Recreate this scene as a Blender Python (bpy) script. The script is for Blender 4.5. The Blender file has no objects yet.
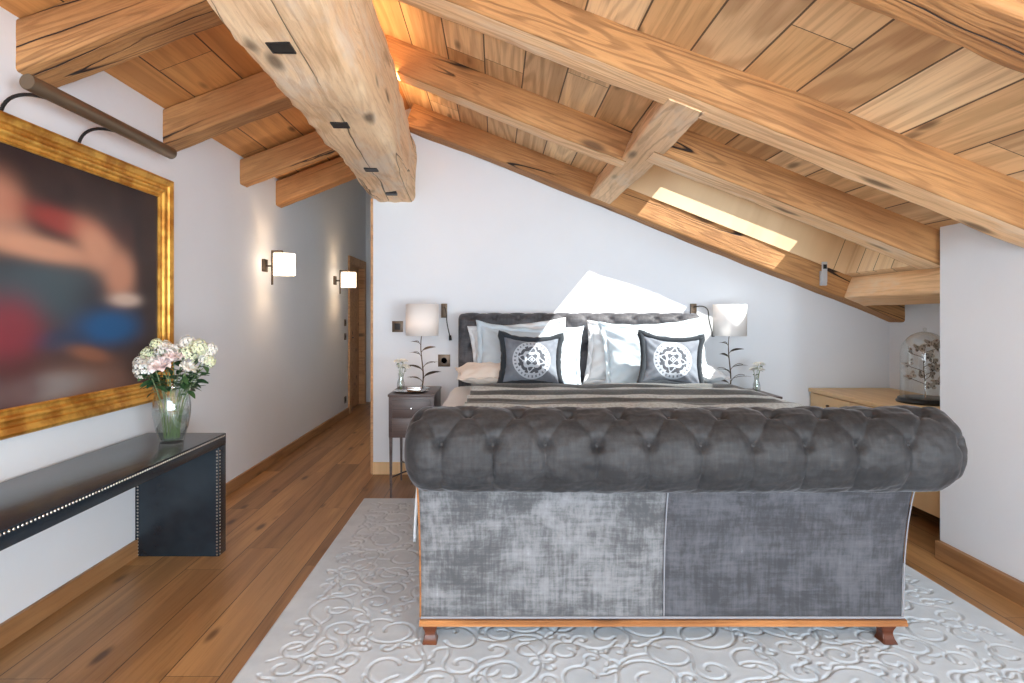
import bpy, bmesh, math, random
import numpy as np
from mathutils import Vector, Matrix, noise, Euler
random.seed(7)
C = bpy.context.scene
COL = C.collection
PI = math.pi

# ------------------------------------------------------------------ camera
CAMZ = 1.31
cd = bpy.data.cameras.new('camera'); cam = bpy.data.objects.new('camera', cd); COL.objects.link(cam)
cam.location = (0, 0, CAMZ); cam.rotation_euler = (PI/2, 0, 0)
cd.sensor_width = 36; cd.lens = 36*601/1024; cd.shift_x = 16/1024; cd.shift_y = -26.5/1024
cd.clip_start = .05
C.camera = cam
C.view_settings.view_transform = 'Standard'; C.view_settings.look = 'None'
C.view_settings.gamma = 1; C.view_settings.use_curve_mapping = False
C.view_settings.exposure = 0.5
# ------------------------------------------------------------------ world, sun, rear window light, added side fill
w = bpy.data.worlds.new('sky'); C.world = w; w.use_nodes = True
bg = w.node_tree.nodes['Background']; bg.inputs[0].default_value = (.78, .88, 1, 1); bg.inputs[1].default_value = 1.0
def sun_dir(o, d):
    o.rotation_euler = Vector(d).to_track_quat('-Z', 'Y').to_euler()
sl = bpy.data.lights.new('sun', 'SUN'); sl.energy = 10.0; sl.angle = math.radians(.5); sl.color = (1, .96, .9)
so = bpy.data.objects.new('sun', sl); COL.objects.link(so); sun_dir(so, (-.64, .342, -.77)); so.location = (4, 2, 6)
def area(name, loc, d, sx, sy, e, col):
    l = bpy.data.lights.new(name, 'AREA'); l.shape = 'RECTANGLE'; l.size = sx; l.size_y = sy; l.energy = e; l.color = col
    o = bpy.data.objects.new(name, l); COL.objects.link(o); o.location = loc; sun_dir(o, d); return o
area('rear_window_light', (.3, -2.25, 1.25), (0, 1, 0), 4.0, 2.2, 165, (.78, .895, 1))
area('side_fill_light', (2.34, -1.0, 1.05), (-1, .45, .12), 1.7, 1.1, 150, (.77, .90, 1))  # added unseen fill lamp, brightens the left wall; the knee wall has no window

# ------------------------------------------------------------------ node helpers
def rgb(r, g, b):
    f = lambda c: ((c/255+.055)/1.055)**2.4 if c/255 > .04045 else c/255/12.92
    return (f(r), f(g), f(b), 1)
class S:
    """socket with arithmetic"""
    def __init__(s, nt, k): s.nt = nt; s.k = k
    def _m(s, op, *o, clamp=False):
        n = s.nt.nodes.new('ShaderNodeMath'); n.operation = op; n.use_clamp = clamp
        for i, v in enumerate((s,)+o):
            if isinstance(v, S): s.nt.links.new(v.k, n.inputs[i])
            else: n.inputs[i].default_value = v
        return S(s.nt, n.outputs[0])
    def __add__(s, o): return s._m('ADD', o)
    __radd__ = __add__
    def __sub__(s, o): return s._m('SUBTRACT', o)
    def __rsub__(s, o): return (s*-1)+o
    def __mul__(s, o): return s._m('MULTIPLY', o)
    __rmul__ = __mul__
    def __truediv__(s, o): return s._m('DIVIDE', o)
    def __pow__(s, o): return s._m('POWER', o)
    def sin(s): return s._m('SINE')
    def cos(s): return s._m('COSINE')
    def abs(s): return s._m('ABSOLUTE')
    def gt(s, o): return s._m('GREATER_THAN', o)
    def lt(s, o): return s._m('LESS_THAN', o)
    def floor(s): return s._m('FLOOR')
    def frac(s): return s._m('FRACT')
    def sqrt(s): return s._m('SQRT')
    def mx(s, o): return s._m('MAXIMUM', o)
    def mn(s, o): return s._m('MINIMUM', o)
    def exp(s): return s._m('EXPONENT')
    def clamp(s): return s._m('ADD', 0.0, clamp=True)
    def ramp01(s, a, b):
        n = s.nt.nodes.new('ShaderNodeMapRange'); n.interpolation_type = 'SMOOTHSTEP'
        s.nt.links.new(s.k, n.inputs[0]); n.inputs[1].default_value = a; n.inputs[2].default_value = b
        return S(s.nt, n.outputs[0])
class M:
    def __init__(s, name):
        s.m = bpy.data.materials.new(name); s.m.use_nodes = True; s.nt = s.m.node_tree
        s.b = s.nt.nodes['Principled BSDF']; s.out = s.nt.nodes['Material Output']
    def new(s, t): return s.nt.nodes.new(t)
    def coord(s, kind='Object'):
        return s.new('ShaderNodeTexCoord').outputs[kind]
    def rnd(s): return S(s.nt, s.new('ShaderNodeObjectInfo').outputs['Random'])
    def xyz(s, vec):
        n = s.new('ShaderNodeSeparateXYZ'); s.nt.links.new(vec, n.inputs[0]); return [S(s.nt, o) for o in n.outputs]
    def vec(s, x, y, z):
        n = s.new('ShaderNodeCombineXYZ')
        for i, v in enumerate((x, y, z)):
            if isinstance(v, S): s.nt.links.new(v.k, n.inputs[i])
            else: n.inputs[i].default_value = v
        return n.outputs[0]
    def noise(s, vec, scale=1, detail=3, rough=.55, dist=0):
        n = s.new('ShaderNodeTexNoise'); s.nt.links.new(vec, n.inputs['Vector'])
        n.inputs['Scale'].default_value = scale; n.inputs['Detail'].default_value = detail
        n.inputs['Roughness'].default_value = rough; n.inputs['Distortion'].default_value = dist
        return S(s.nt, n.outputs[0])
    def vor(s, vec, scale=1, feat='F1'):
        n = s.new('ShaderNodeTexVoronoi'); n.feature = feat; s.nt.links.new(vec, n.inputs['Vector']); n.inputs['Scale'].default_value = scale
        return S(s.nt, n.outputs['Distance'])
    def white(s, vec):
        n = s.new('ShaderNodeTexWhiteNoise'); n.noise_dimensions = '3D'; s.nt.links.new(vec, n.inputs[0]); return S(s.nt, n.outputs[0])
    def mix(s, f, a, b):
        n = s.new('ShaderNodeMix'); n.data_type = 'RGBA'
        if isinstance(f, S): s.nt.links.new(f.k, n.inputs[0])
        else: n.inputs[0].default_value = f
        for i, v in ((6, a), (7, b)):
            if isinstance(v, tuple): n.inputs[i].default_value = v
            else: s.nt.links.new(v, n.inputs[i])
        return n.outputs[2]
    def color(s, c):
        if isinstance(c, tuple): s.b.inputs['Base Color'].default_value = c
        else: s.nt.links.new(c, s.b.inputs['Base Color'])
        return s
    def set(s, **k):
        for a, v in k.items():
            i = s.b.inputs[a.replace('_', ' ')]
            if isinstance(v, S): s.nt.links.new(v.k, i)
            else: i.default_value = v
        return s
    def bump(s, h, strength=.5, dist=.01):
        n = s.new('ShaderNodeBump'); n.inputs['Strength'].default_value = strength; n.inputs['Distance'].default_value = dist
        s.nt.links.new(h.k, n.inputs['Height']); s.nt.links.new(n.outputs[0], s.b.inputs['Normal']); return s

def plain(name, c, rough=.5, metal=0, **k):
    m = M(name); m.color(c); m.set(Roughness=rough, Metallic=metal, **k)
    v = m.noise(m.coord(), 40, 3); m.bump(v, .08, .003); return m.m

def timber(name, light, mid, dark, crack=1.0, ring=11., bumpy=.6, grey=None, rough=.75):
    """old hand-hewn wood, grain along local x"""
    m = M(name); x, y, z = m.xyz(m.coord()); r = m.rnd()*31.7
    base = lambda a, b, c: m.vec(x*a+r, y*b+r, z*c)
    n1 = m.noise(base(.30, 4.2, 4.2), 1, 3, .5, .2)
    rings = (n1*ring*6.283).sin()*.5+.5
    rings = rings.ramp01(.45, 1.0)*m.noise(base(.8, 2.2, 2.2), 1, 2).ramp01(.32, .6)
    fib = m.noise(base(2.2, 70, 70), 1, 5, .7)
    tone = m.noise(base(1.1, 3, 3), 1, 3, .6)
    c = m.mix(tone.ramp01(.3, .7), mid, light)
    c = m.mix(rings*.46, c, dark)
    c = m.mix(fib.ramp01(.42, .8)*.65, c, dark)
    if grey: c = m.mix(m.noise(base(1.6, 5, 5), 1, 4, .7).ramp01(.48, .68)*.7, c, grey)
    kn = m.vor(base(1.6, 5.2, 5.2), 1)
    knot = 1-kn.ramp01(.06, .19)
    blk = rgb(62, 38, 22)
    c = m.mix(knot*.75, c, blk)
    ck = (m.noise(base(.22, 4.2, 4.2), 1, 2, .4)-.5).abs()
    ckm = (1-ck.ramp01(.0012, .006))*m.noise(base(.9, 1, 1), 1, 1).ramp01(.36, .5)*crack
    c = m.mix(ckm, c, rgb(40, 24, 14))
    m.color(c); m.set(Roughness=rough)
    h = fib*.35+rings*.15-ckm*1.6+m.noise(base(5, 12, 12), 1, 4, .6)*.8
    m.bump(h, bumpy, .012)
    return m.m

def boards(name, light, mid, dark, bw, length, along='y', gap=.004, rough=.6, gapcol=rgb(40, 24, 14), spread=1., bumpy=.3, knots=.7, ring=9.):
    """planks running along local y (or x), each with its own tone and grain"""
    m = M(name); x, y, z = m.xyz(m.coord())
    if along == 'x': x, y = y, x
    u = x/bw; i = u.floor(); rn = m.white(m.vec(i, 3.1, .5))
    v = y/length+rn*7.3; j = v.floor(); t = m.white(m.vec(i, j, 1.7)); t2 = m.white(m.vec(i, j, 8.1))
    eu = (u.frac()-.5).abs(); ev = (v.frac()-.5).abs()
    seam = (eu.gt(.5-gap/bw)).mx(ev.gt(.5-gap*.6/length))
    base = lambda a, b: m.vec(x*a+t*43., y*b+t2*71., t*9.)
    n1 = m.noise(base(3.2, .28), 1, 2, .45, .15)
    rings = ((n1*ring*6.283).sin()*.5+.5).ramp01(.2, 1.)
    fib = m.noise(base(80, 2.5), 1, 4, .65)
    tone = m.noise(base(2.5, 1), 1, 3, .6)
    c = m.mix((tone*.5+t*spread*.8-.1).clamp(), mid, light)
    c = m.mix((t2.gt(.6)*.25*spread+rings*.28).clamp(), c, dark)
    c = m.mix(fib.ramp01(.42, .8)*.4, c, dark)
    knot = (1-m.vor(base(6.2, 2.0), 1).ramp01(.05, .19))*knots
    c = m.mix(knot, c, rgb(70, 42, 24))
    c = m.mix(seam*.85, c, gapcol)
    m.color(c); m.set(Roughness=(rough+fib*.15))
    m.bump(fib*.3+rings*.1-seam*1.5, bumpy, .006)
    return m.m

# ------------------------------------------------------------------ materials
MT = {}
MT['timber'] = timber('aged_timber', rgb(202, 150, 96), rgb(166, 115, 68), rgb(102, 64, 36), ring=24, crack=1.2)
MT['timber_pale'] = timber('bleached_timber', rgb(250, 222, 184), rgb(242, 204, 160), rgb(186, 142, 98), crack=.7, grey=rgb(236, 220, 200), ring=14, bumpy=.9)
MT['timber_trimmer'] = timber('grey_trimmer_timber', rgb(244, 208, 166), rgb(228, 186, 140), rgb(160, 116, 78), crack=.6, grey=rgb(226, 202, 176), ring=16)
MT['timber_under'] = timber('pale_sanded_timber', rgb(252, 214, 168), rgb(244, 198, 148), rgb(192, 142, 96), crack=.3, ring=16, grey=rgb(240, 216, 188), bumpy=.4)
MT['ceiling'] = boards('ceiling_boards', rgb(250, 218, 172), rgb(220, 174, 120), rgb(146, 98, 58), .235, 3.7, spread=1.2, ring=16)
MT['ceiling_left'] = boards('ceiling_boards_left', rgb(228, 170, 106), rgb(212, 148, 84), rgb(156, 98, 52), .30, 2.6, spread=.7)
MT['reveal'] = boards('skylight_boards', rgb(248, 222, 186), rgb(236, 204, 160), rgb(190, 146, 100), .2, 3, along='x', spread=.6)
MT['floor'] = boards('oak_floor', rgb(190, 144, 94), rgb(148, 104, 62), rgb(92, 58, 30), .2, 1.9, gap=.0022, rough=.3, spread=1.35, bumpy=.15, knots=.85, ring=7)
MT['oak'] = boards('oak_veneer', rgb(238, 204, 156), rgb(230, 192, 142), rgb(206, 164, 112), .5, 4, gap=.0, rough=.45, spread=.3, knots=.1, bumpy=.1)
MT['skirting'] = timber('oak_skirting', rgb(178, 134, 90), rgb(156, 112, 72), rgb(120, 82, 50), crack=.1, bumpy=.1, rough=.5)
MT['pine'] = timber('pine_door_wood', rgb(212, 166, 120), rgb(196, 148, 102), rgb(150, 104, 66), crack=.2, bumpy=.2, rough=.6)
def plaster(name, c):
    m = M(name); co = m.coord(); n = m.noise(co, 3, 5, .6); m.color(m.mix(n.ramp01(.3, .75)*.25, c, tuple(v*.93 for v in c[:3])+(1,)))
    m.set(Roughness=.9); m.bump(m.noise(co, 22, 5, .65), .12, .01); return m.m
MT['plaster'] = plaster('white_plaster', rgb(229, 233, 238))
def velvet(name, a, b, c, mott=1.):
    m = M(name); x, y, z = m.xyz(m.coord())
    n1 = m.noise(m.vec(x*4, y*4, z*5.5), 1, 6, .72, .3)
    n2 = m.noise(m.vec(x*75, y*75, z*6), 1, 3, .6); n3 = m.noise(m.vec(x*6, y*75, z*75), 1, 3, .6)
    t = (n1*.9*mott+n2*.45+n3*.35-.42*mott-.25)
    col = m.mix(t.ramp01(.0, .42), a, b); col = m.mix(t.ramp01(.38, .75), col, c)
    m.color(col); m.set(Roughness=.62, Specular_IOR_Level=.4, Sheen_Weight=.22, Sheen_Roughness=.3); m.b.inputs['Sheen Tint'].default_value = (.95, .95, 1, 1)
    m.bump(n2+n3, .12, .003); return m.m
MT['velvet'] = velvet('grey_velvet', rgb(32, 32, 34), rgb(54, 54, 56), rgb(118, 117, 120), 1.15)
MT['velvet_light'] = velvet('brushed_velvet_light', rgb(74, 74, 76), rgb(128, 128, 130), rgb(188, 188, 192), 1.3)
MT['velvet_dark'] = velvet('brushed_velvet_dark', rgb(54, 54, 58), rgb(86, 86, 91), rgb(144, 146, 154), 1.3)
def fabric(name, c, rough=.9, sc=260, b=.15, sheen=.2):
    m = M(name); co = m.coord(); n = m.noise(co, sc, 2); l = m.noise(co, 5, 3)
    m.color(m.mix(l.ramp01(.35, .7)*.2, c, tuple(v*.86 for v in c[:3])+(1,)))
    m.set(Roughness=rough, Sheen_Weight=sheen); m.bump(n, b, .002); return m.m
MT['linen'] = fabric('white_linen', rgb(218, 222, 226))
MT['sham'] = fabric('pale_blue_linen', rgb(192, 206, 216))
MT['cream_linen'] = fabric('cream_linen', rgb(236, 226, 216))
MT['fringe'] = fabric('dark_fringe', rgb(34, 42, 50), sc=120, b=.8)
MT['piping'] = fabric('silver_piping', rgb(138, 138, 144))
MT['wood_trim'] = timber('honey_trim_wood', rgb(184, 126, 76), rgb(150, 96, 54), rgb(104, 62, 34), crack=0, bumpy=.1, rough=.4)
MT['mahogany'] = timber('reddish_leg_wood', rgb(120, 66, 38), rgb(94, 48, 28), rgb(60, 30, 18), crack=0, bumpy=.1, rough=.3)
MT['leather'] = (lambda m: (m.color(m.mix(m.noise(m.coord(), 6, 3).ramp01(.3, .7), rgb(26, 34, 42), rgb(36, 46, 54))), m.set(Roughness=.25, Coat_Weight=.1), m.bump(m.vor(m.coord(), 320), .18, .001), m)[-1])(M('black_leather')).m
MT['nail'] = plain('nail_metal', rgb(205, 200, 190), .3, 1)
MT['bronze'] = plain('bronze_metal', rgb(92, 78, 66), .38, .85)
MT['tube'] = plain('brown_metal_tube', rgb(122, 106, 88), .4, .7)
MT['iron'] = plain('dark_iron', rgb(40, 38, 38), .45, .6)
MT['chrome'] = plain('chrome_metal', rgb(190, 190, 190), .16, 1)
MT['gold'] = (lambda m: (m.color(m.mix(m.noise(m.coord(), 9, 4, .6).ramp01(.3, .65), rgb(178, 116, 40), rgb(236, 182, 86))), m.set(Roughness=.38, Metallic=.6), m.bump(m.noise(m.coord(), 60, 4), .12, .002), m)[-1])(M('gilt')).m
MT['black'] = plain('black_lacquer', rgb(22, 26, 28), .3)
MT['grey_plastic'] = plain('silver_plastic', rgb(186, 188, 192), .4)
MT['screen'] = plain('dark_display', rgb(40, 44, 48), .2)
MT['white_plastic'] = plain('white_plastic', rgb(225, 225, 225), .4)
MT['nightwood'] = timber('dark_cabinet_wood', rgb(104, 88, 84), rgb(82, 68, 66), rgb(52, 42, 42), crack=0, bumpy=.1, rough=.35)
def glass(name, tint=(1, 1, 1, 1), rough=0., w=1.):
    m = M(name); nt = m.nt; nt.nodes.remove(m.b)
    t = m.new('ShaderNodeBsdfTransparent'); t.inputs[0].default_value = tint
    g = m.new('ShaderNodeBsdfGlossy'); g.inputs['Roughness'].default_value = rough
    f = m.new('ShaderNodeLayerWeight'); f.inputs[0].default_value = .35
    fr = S(nt, f.outputs['Facing']); fr = ((fr**2.2)*.75+.07)*w
    mx = m.new('ShaderNodeMixShader'); nt.links.new(fr.k, mx.inputs[0]); nt.links.new(t.outputs[0], mx.inputs[1]); nt.links.new(g.outputs[0], mx.inputs[2])
    nt.links.new(mx.outputs[0], m.out.inputs[0]); return m.m
MT['glass'] = glass('clear_glass', (.95, .965, .96, 1), .02, 1.2)
MT['pane'] = glass('window_glass', (.97, .98, .98, 1), .0, .5)
MT['water'] = glass('water_clear', (.9, .94, .93, 1), .0, .6)
def shade(name, c, e, ec):
    m = M(name); nt = m.nt; m.color(c); m.set(Roughness=.9); m.bump(m.noise(m.coord(), 250, 2), .1, .001)
    tr = m.new('ShaderNodeBsdfTranslucent'); tr.inputs[0].default_value = c
    mx = m.new('ShaderNodeMixShader'); mx.inputs[0].default_value = .22
    nt.links.new(m.b.outputs[0], mx.inputs[1]); nt.links.new(tr.outputs[0], mx.inputs[2]); nt.links.new(mx.outputs[0], m.out.inputs[0])
    if e: m.b.inputs['Emission Color'].default_value = ec; m.b.inputs['Emission Strength'].default_value = e
    return m.m
MT['shade'] = shade('lampshade_fabric', rgb(246, 244, 242), 0, None)
MT['shade_lit'] = shade('lit_wall_shade', rgb(250, 240, 225), 3.2, (1, .84, .66, 1))
def emis(name, col, s):
    m = M(name); m.color((0, 0, 0, 1)); m.b.inputs['Emission Color'].default_value = col; m.b.inputs['Emission Strength'].default_value = s; return m.m
MT['led'] = emis('warm_led', (1, .6, .25, 1), 6)
MT['stem'] = plain('green_stem', rgb(128, 150, 104), .5)
MT['leaf'] = (lambda m: (m.color(m.mix(m.rnd(), rgb(34, 72, 46), rgb(64, 100, 60))), m.set(Roughness=.45), m)[-1])(M('dark_leaf')).m
def petal(n, a, b):
    m = M(n); m.color(m.mix(m.noise(m.coord(), 30, 2).ramp01(.3, .7), a, b)); m.set(Roughness=.7, Subsurface_Weight=.15); m.b.inputs['Subsurface Radius'].default_value = (.01, .008, .006); return m.m
MT['petal_white'] = petal('white_petals', rgb(252, 250, 244), rgb(244, 242, 230))
MT['petal_pink'] = petal('blush_petals', rgb(252, 238, 234), rgb(246, 222, 218))
MT['petal_green'] = petal('greenish_petals', rgb(238, 242, 214), rgb(222, 230, 184))

# ------------------------------------------------------------------ mesh helpers
def mesh_obj(name, bm, mat, parent=None, smooth=True, loc=None, rot=None, angle=None):
    if angle is None and smooth: angle = 40
    me = bpy.data.meshes.new(name)
    bm.normal_update()
    if smooth:
        for f in bm.faces: f.smooth = True
        a = math.radians(angle)
        for e in bm.edges:
            if len(e.link_faces) == 2 and e.calc_face_angle(0) > a: e.smooth = False
    bm.to_mesh(me); bm.free()
    if isinstance(mat, str): mat = MT[mat]
    me.materials.append(mat)
    o = bpy.data.objects.new(name, me); COL.objects.link(o)
    if parent: o.parent = parent
    if loc: o.location = loc
    if rot: o.rotation_euler = rot
    return o
def tag(o, label, cat, group=None, kind=None):
    o['label'] = label; o['category'] = cat
    if group: o['group'] = group
    if kind: o['kind'] = kind
    return o
def thing(name, label, cat, loc=(0, 0, 0), rot=(0, 0, 0), group=None):
    o = bpy.data.objects.new(name, None); COL.objects.link(o); o.location = loc; o.rotation_euler = rot
    o.empty_display_size = .05
    return tag(o, label, cat, group)
def struct(o): o['kind'] = 'structure'; return o
def B(): return bmesh.new()
def box(bm, x0, x1, y0, y1, z0, z1, bev=0, M4=None):
    r = bmesh.ops.create_cube(bm, size=1)
    vs = r['verts']
    for v in vs: v.co = Vector((x0+(v.co.x+.5)*(x1-x0), y0+(v.co.y+.5)*(y1-y0), z0+(v.co.z+.5)*(z1-z0)))
    if bev:
        es = list({e for v in vs for e in v.link_edges})
        r2 = bmesh.ops.bevel(bm, geom=es+vs, offset=bev, segments=2, affect='EDGES', profile=.6)
        vs = list({v for f in r2['faces'] for v in f.verts} | {v for v in vs if v.is_valid})
    if M4 is not None:
        for v in vs: v.co = M4 @ v.co
    return vs
def prism(bm, pts, axis, a, b):
    """extrude polygon pts (2-d) along axis from a to b"""
    def P(p, t):
        return {'x': (t, p[0], p[1]), 'y': (p[0], t, p[1]), 'z': (p[0], p[1], t)}[axis]
    lo = [bm.verts.new(P(p, a)) for p in pts]; hi = [bm.verts.new(P(p, b)) for p in pts]
    n = len(pts); fs = [bm.faces.new(lo), bm.faces.new(hi[::-1])]
    for i in range(n): fs.append(bm.faces.new((lo[i], hi[i], hi[(i+1) % n], lo[(i+1) % n])))
    bmesh.ops.recalc_face_normals(bm, faces=fs)
def tube(bm, pts, r, n=8, cap=True):
    pts = [Vector(p) for p in pts]; rs = r if isinstance(r, (list, tuple)) else [r]*len(pts)
    t0 = (pts[1]-pts[0]).normalized(); up = Vector((0, 0, 1)) if abs(t0.z) < .9 else Vector((1, 0, 0))
    a = t0.cross(up).normalized(); rings = []
    for i, p in enumerate(pts):
        t = (pts[min(i+1, len(pts)-1)]-pts[max(i-1, 0)]).normalized()
        a = (a-t*a.dot(t)).normalized(); b = t.cross(a)
        rings.append([bm.verts.new(p+(a*math.cos(k*2*PI/n)+b*math.sin(k*2*PI/n))*rs[i]) for k in range(n)])
    for q in range(len(rings)-1):
        for k in range(n): bm.faces.new((rings[q][k], rings[q][(k+1) % n], rings[q+1][(k+1) % n], rings[q+1][k]))
    if cap: bm.faces.new(rings[0][::-1]); bm.faces.new(rings[-1])
def bez(p0, p1, p2, p3, n=10):
    p0, p1, p2, p3 = map(Vector, (p0, p1, p2, p3))
    return [p0*(1-t)**3+p1*3*t*(1-t)**2+p2*3*t*t*(1-t)+p3*t**3 for t in [i/n for i in range(n+1)]]
def lathe(bm, prof, n=32, c=(0, 0, 0), close=True):
    rings = []
    for r, z in prof:
        if r < 1e-5: rings.append([bm.verts.new((c[0], c[1], c[2]+z))])
        else: rings.append([bm.verts.new((c[0]+r*math.cos(k*2*PI/n), c[1]+r*math.sin(k*2*PI/n), c[2]+z)) for k in range(n)])
    for a, b in zip(rings, rings[1:]):
        for k in range(n):
            q = [a[k % len(a)], a[(k+1) % n % len(a)], b[(k+1) % n % len(b)], b[k % len(b)]]
            u = []
            for v in q:
                if v not in u: u.append(v)
            if len(u) > 2:
                try: bm.faces.new(u)
                except ValueError: pass
def grid(bm, nu, nv, f, wrap_v=False):
    V = [[bm.verts.new(f(i/nu, j/nv)) for j in range(nv+(0 if wrap_v else 1))] for i in range(nu+1)]
    for i in range(nu):
        for j in range(nv):
            jj = (j+1) % nv if wrap_v else j+1
            bm.faces.new((V[i][j], V[i+1][j], V[i+1][jj], V[i][jj]))
    return V
def copy_tree(o, parent=None):
    c = o.copy(); COL.objects.link(c)
    if parent: c.parent = parent; c.matrix_parent_inverse = o.matrix_parent_inverse.copy()
    for ch in list(KIDS.get(o.name, [])) or [q for q in bpy.data.objects if q.parent == o]: copy_tree(ch, c)
    return c
KIDS = {}

def beam(name, loc, L, wd, h, rot, mat, seed=0, bow=.012, rough=.004, wane=.014, taper=0., n=60, sag=0, under=None):
    """hewn timber: local x length, y width (0..wd), z height (0..h)"""
    bm = B(); cs = []
    q = 5
    for cx, cy, a0 in ((wd-wane, wane, -PI/2), (wd-wane, h-wane, 0), (wane, h-wane, PI/2), (wane, wane, PI)):
        for k in range(q): cs.append((cx+wane*math.cos(a0+k/(q-1)*PI/2), cy+wane*math.sin(a0+k/(q-1)*PI/2)))
    # add mid points on the flats
    out = []
    for i, p in enumerate(cs):
        out.append(p); nx = cs[(i+1) % len(cs)]
        d = math.hypot(nx[0]-p[0], nx[1]-p[1])
        if d > .05:
            for k in range(1, 4): out.append((p[0]+(nx[0]-p[0])*k/4, p[1]+(nx[1]-p[1])*k/4))
    rings = []
    for i in range(n+1):
        x = L*i/n; s = 1+taper*(i/n); ring = []
        oy = noise.noise(Vector((x*.5, seed*3.1, 0)))*bow*2; oz = noise.noise(Vector((x*.5, seed*5.3, 9)))*bow
        for (y, z) in out:
            yy = (y-wd/2)*s+wd/2; zz = z
            p = Vector((x*2.2, y*4+seed, z*4)); p2 = Vector((x*9, y*14+seed, z*14)); p3 = Vector((x*22, y*30+seed, z*30))
            d = noise.noise(p)*rough*2.2+noise.noise(p2)*rough+noise.noise(p3)*rough*.4
            dirv = Vector((0, y-wd/2, z-h/2)).normalized()
            # wane only where the log was irregular
            ring.append(bm.verts.new((x, yy+oy+dirv.y*d, zz+oz*(1 if z < h/2 else .2)+dirv.z*d*(1 if z < h*.9 else 0))))
        rings.append(ring)
    m_ = len(out)
    for a, b in zip(rings, rings[1:]):
        for k in range(m_): bm.faces.new((a[k], a[(k+1) % m_], b[(k+1) % m_], b[k]))
    bm.faces.new(rings[0][::-1]); bm.faces.new(rings[-1])
    bmesh.ops.recalc_face_normals(bm, faces=bm.faces)
    o = mesh_obj(name, bm, mat, loc=loc, rot=rot, angle=50)
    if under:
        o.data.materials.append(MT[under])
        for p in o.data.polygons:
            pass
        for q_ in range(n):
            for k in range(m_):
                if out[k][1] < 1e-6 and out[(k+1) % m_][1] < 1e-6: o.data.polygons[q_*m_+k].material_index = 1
    return o

# ------------------------------------------------------------------ room shell
SL = .396; AR = math.atan(SL); SLL = .385; AL = math.atan(SLL)
XL, XR, XC, YB = -1.96, 3.24, 2.39, 4.95
def zr(X): return CAMZ+1.226-SL*X          # underside of right rafters
def zpr(X): return CAMZ+1.42-SL*X          # underside of right boards
def zl(X): return CAMZ+1.0+SLL*(X-XL)
def zpl(X): return CAMZ+1.22+SLL*(X-XL)
RX = -.72; HZ = 3.35; Y0 = -2.3; YE = 9.05
bm = B(); box(bm, XL-.15, XR+.15, Y0-.1, YE+.1, -.1, 0); struct(mesh_obj('floor', bm, 'floor', smooth=False))
# left wall with the doorway cut out
bm = B()
D0, D1, DZ = 8.06, 8.86, 2.0
def wbox(bm, y0, y1, z0, z1): box(bm, XL-.15, XL, y0, y1, z0, z1)
wbox(bm, Y0, 5.55, 0, CAMZ+1.26); wbox(bm, 5.55, D0, 0, HZ+.05); wbox(bm, D0, D1, DZ, HZ+.05); wbox(bm, D1, YE, 0, HZ+.05)
struct(mesh_obj('wall_left', bm, 'plaster', smooth=False))
bm = B(); box(bm, XL-.15, -.86, YE, YE+.15, 0, HZ+.05); struct(mesh_obj('wall_corridor_end', bm, 'plaster', smooth=False))
# gable wall behind the bed
bm = B(); XB = -1.012
prism(bm, [(XB, 0), (XR+.1, 0), (XR+.1, zpr(XR+.1)+.03), (RX, zpr(RX)+.03), (XB, zpl(XB)+.03)], 'y', YB, YB+.2)
struct(mesh_obj('wall_back', bm, 'plaster', smooth=False))
bm = B(); box(bm, XB, XB+.15, YB+.2, YE, 0, HZ+.05); struct(mesh_obj('wall_corridor_right', bm, 'plaster', smooth=False))
bm = B(); prism(bm, [(XL-.1, CAMZ+1.2), (RX, zpl(RX)), (RX, HZ+.1), (XL-.1, HZ+.1)], 'y', 5.50, 5.56); struct(mesh_obj('wall_bulkhead', bm, 'plaster', smooth=False))
bm = B(); box(bm, XL-.15, XB+.2, 5.5, YE+.15, HZ, HZ+.1); struct(mesh_obj('ceiling_corridor', bm, 'plaster', smooth=False))
# right: white knee wall in front of the alcove, alcove wall
bm = B(); prism(bm, [(XC, 0), (XR+.1, 0), (XR+.1, zpr(XR+.1)+.02), (XC, zpr(XC)+.02)], 'y', Y0, 3.235); struct(mesh_obj('wall_right', bm, 'plaster', smooth=False))
bm = B(); box(bm, XR, XR+.15, 3.235, YB, 0, zpr(XR)+.03); struct(mesh_obj('wall_alcove', bm, 'plaster', smooth=False))
# rear wall with a wide window opening behind the photographer
bm = B()
rw = [(-1.7, .15), (2.3, 2.35)]
prism(bm, [(XL, 0), (rw[0][0], 0), (rw[0][0], zpl(rw[0][0])+.02), (XL, zpl(XL)+.02)], 'y', Y0-.1, Y0)
box(bm, rw[0][0], rw[1][0], Y0-.1, Y0, 0, .15)
struct(mesh_obj('wall_rear', bm, 'plaster', smooth=False))
# ceilings
def slab(name, mat, origin, rot, pieces, t=.07):
    bm = B()
    for u0, u1, y0, y1 in pieces: box(bm, u0, u1, y0, y1, 0, t)
    return struct(mesh_obj(name, bm, mat, smooth=False, loc=origin, rot=rot))
cR = math.cos(AR); U = lambda X: (X-RX)/cR
SX0, SX1, SY0, SY1 = .92, 2.76, 3.50, 4.76
slab('ceiling_right', 'ceiling', (RX, 0, zpr(RX)), (0, AR, 0),
     [(U(RX)-.02, U(XR+.1), Y0, SY0-.03), (U(RX)-.02, U(SX0)-.03, SY0-.03, SY1+.03), (U(SX1)+.03, U(XR+.1), SY0-.03, SY1+.03), (U(RX)-.02, U(XR+.1), SY1+.03, 5.1)])
cL = math.cos(AL)
slab('ceiling_left', 'ceiling_left', (XL-.1, 0, zpl(XL-.1)), (0, -AL, 0), [(0, (RX-XL+.1)/cL+.02, Y0, 5.56)])
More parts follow.
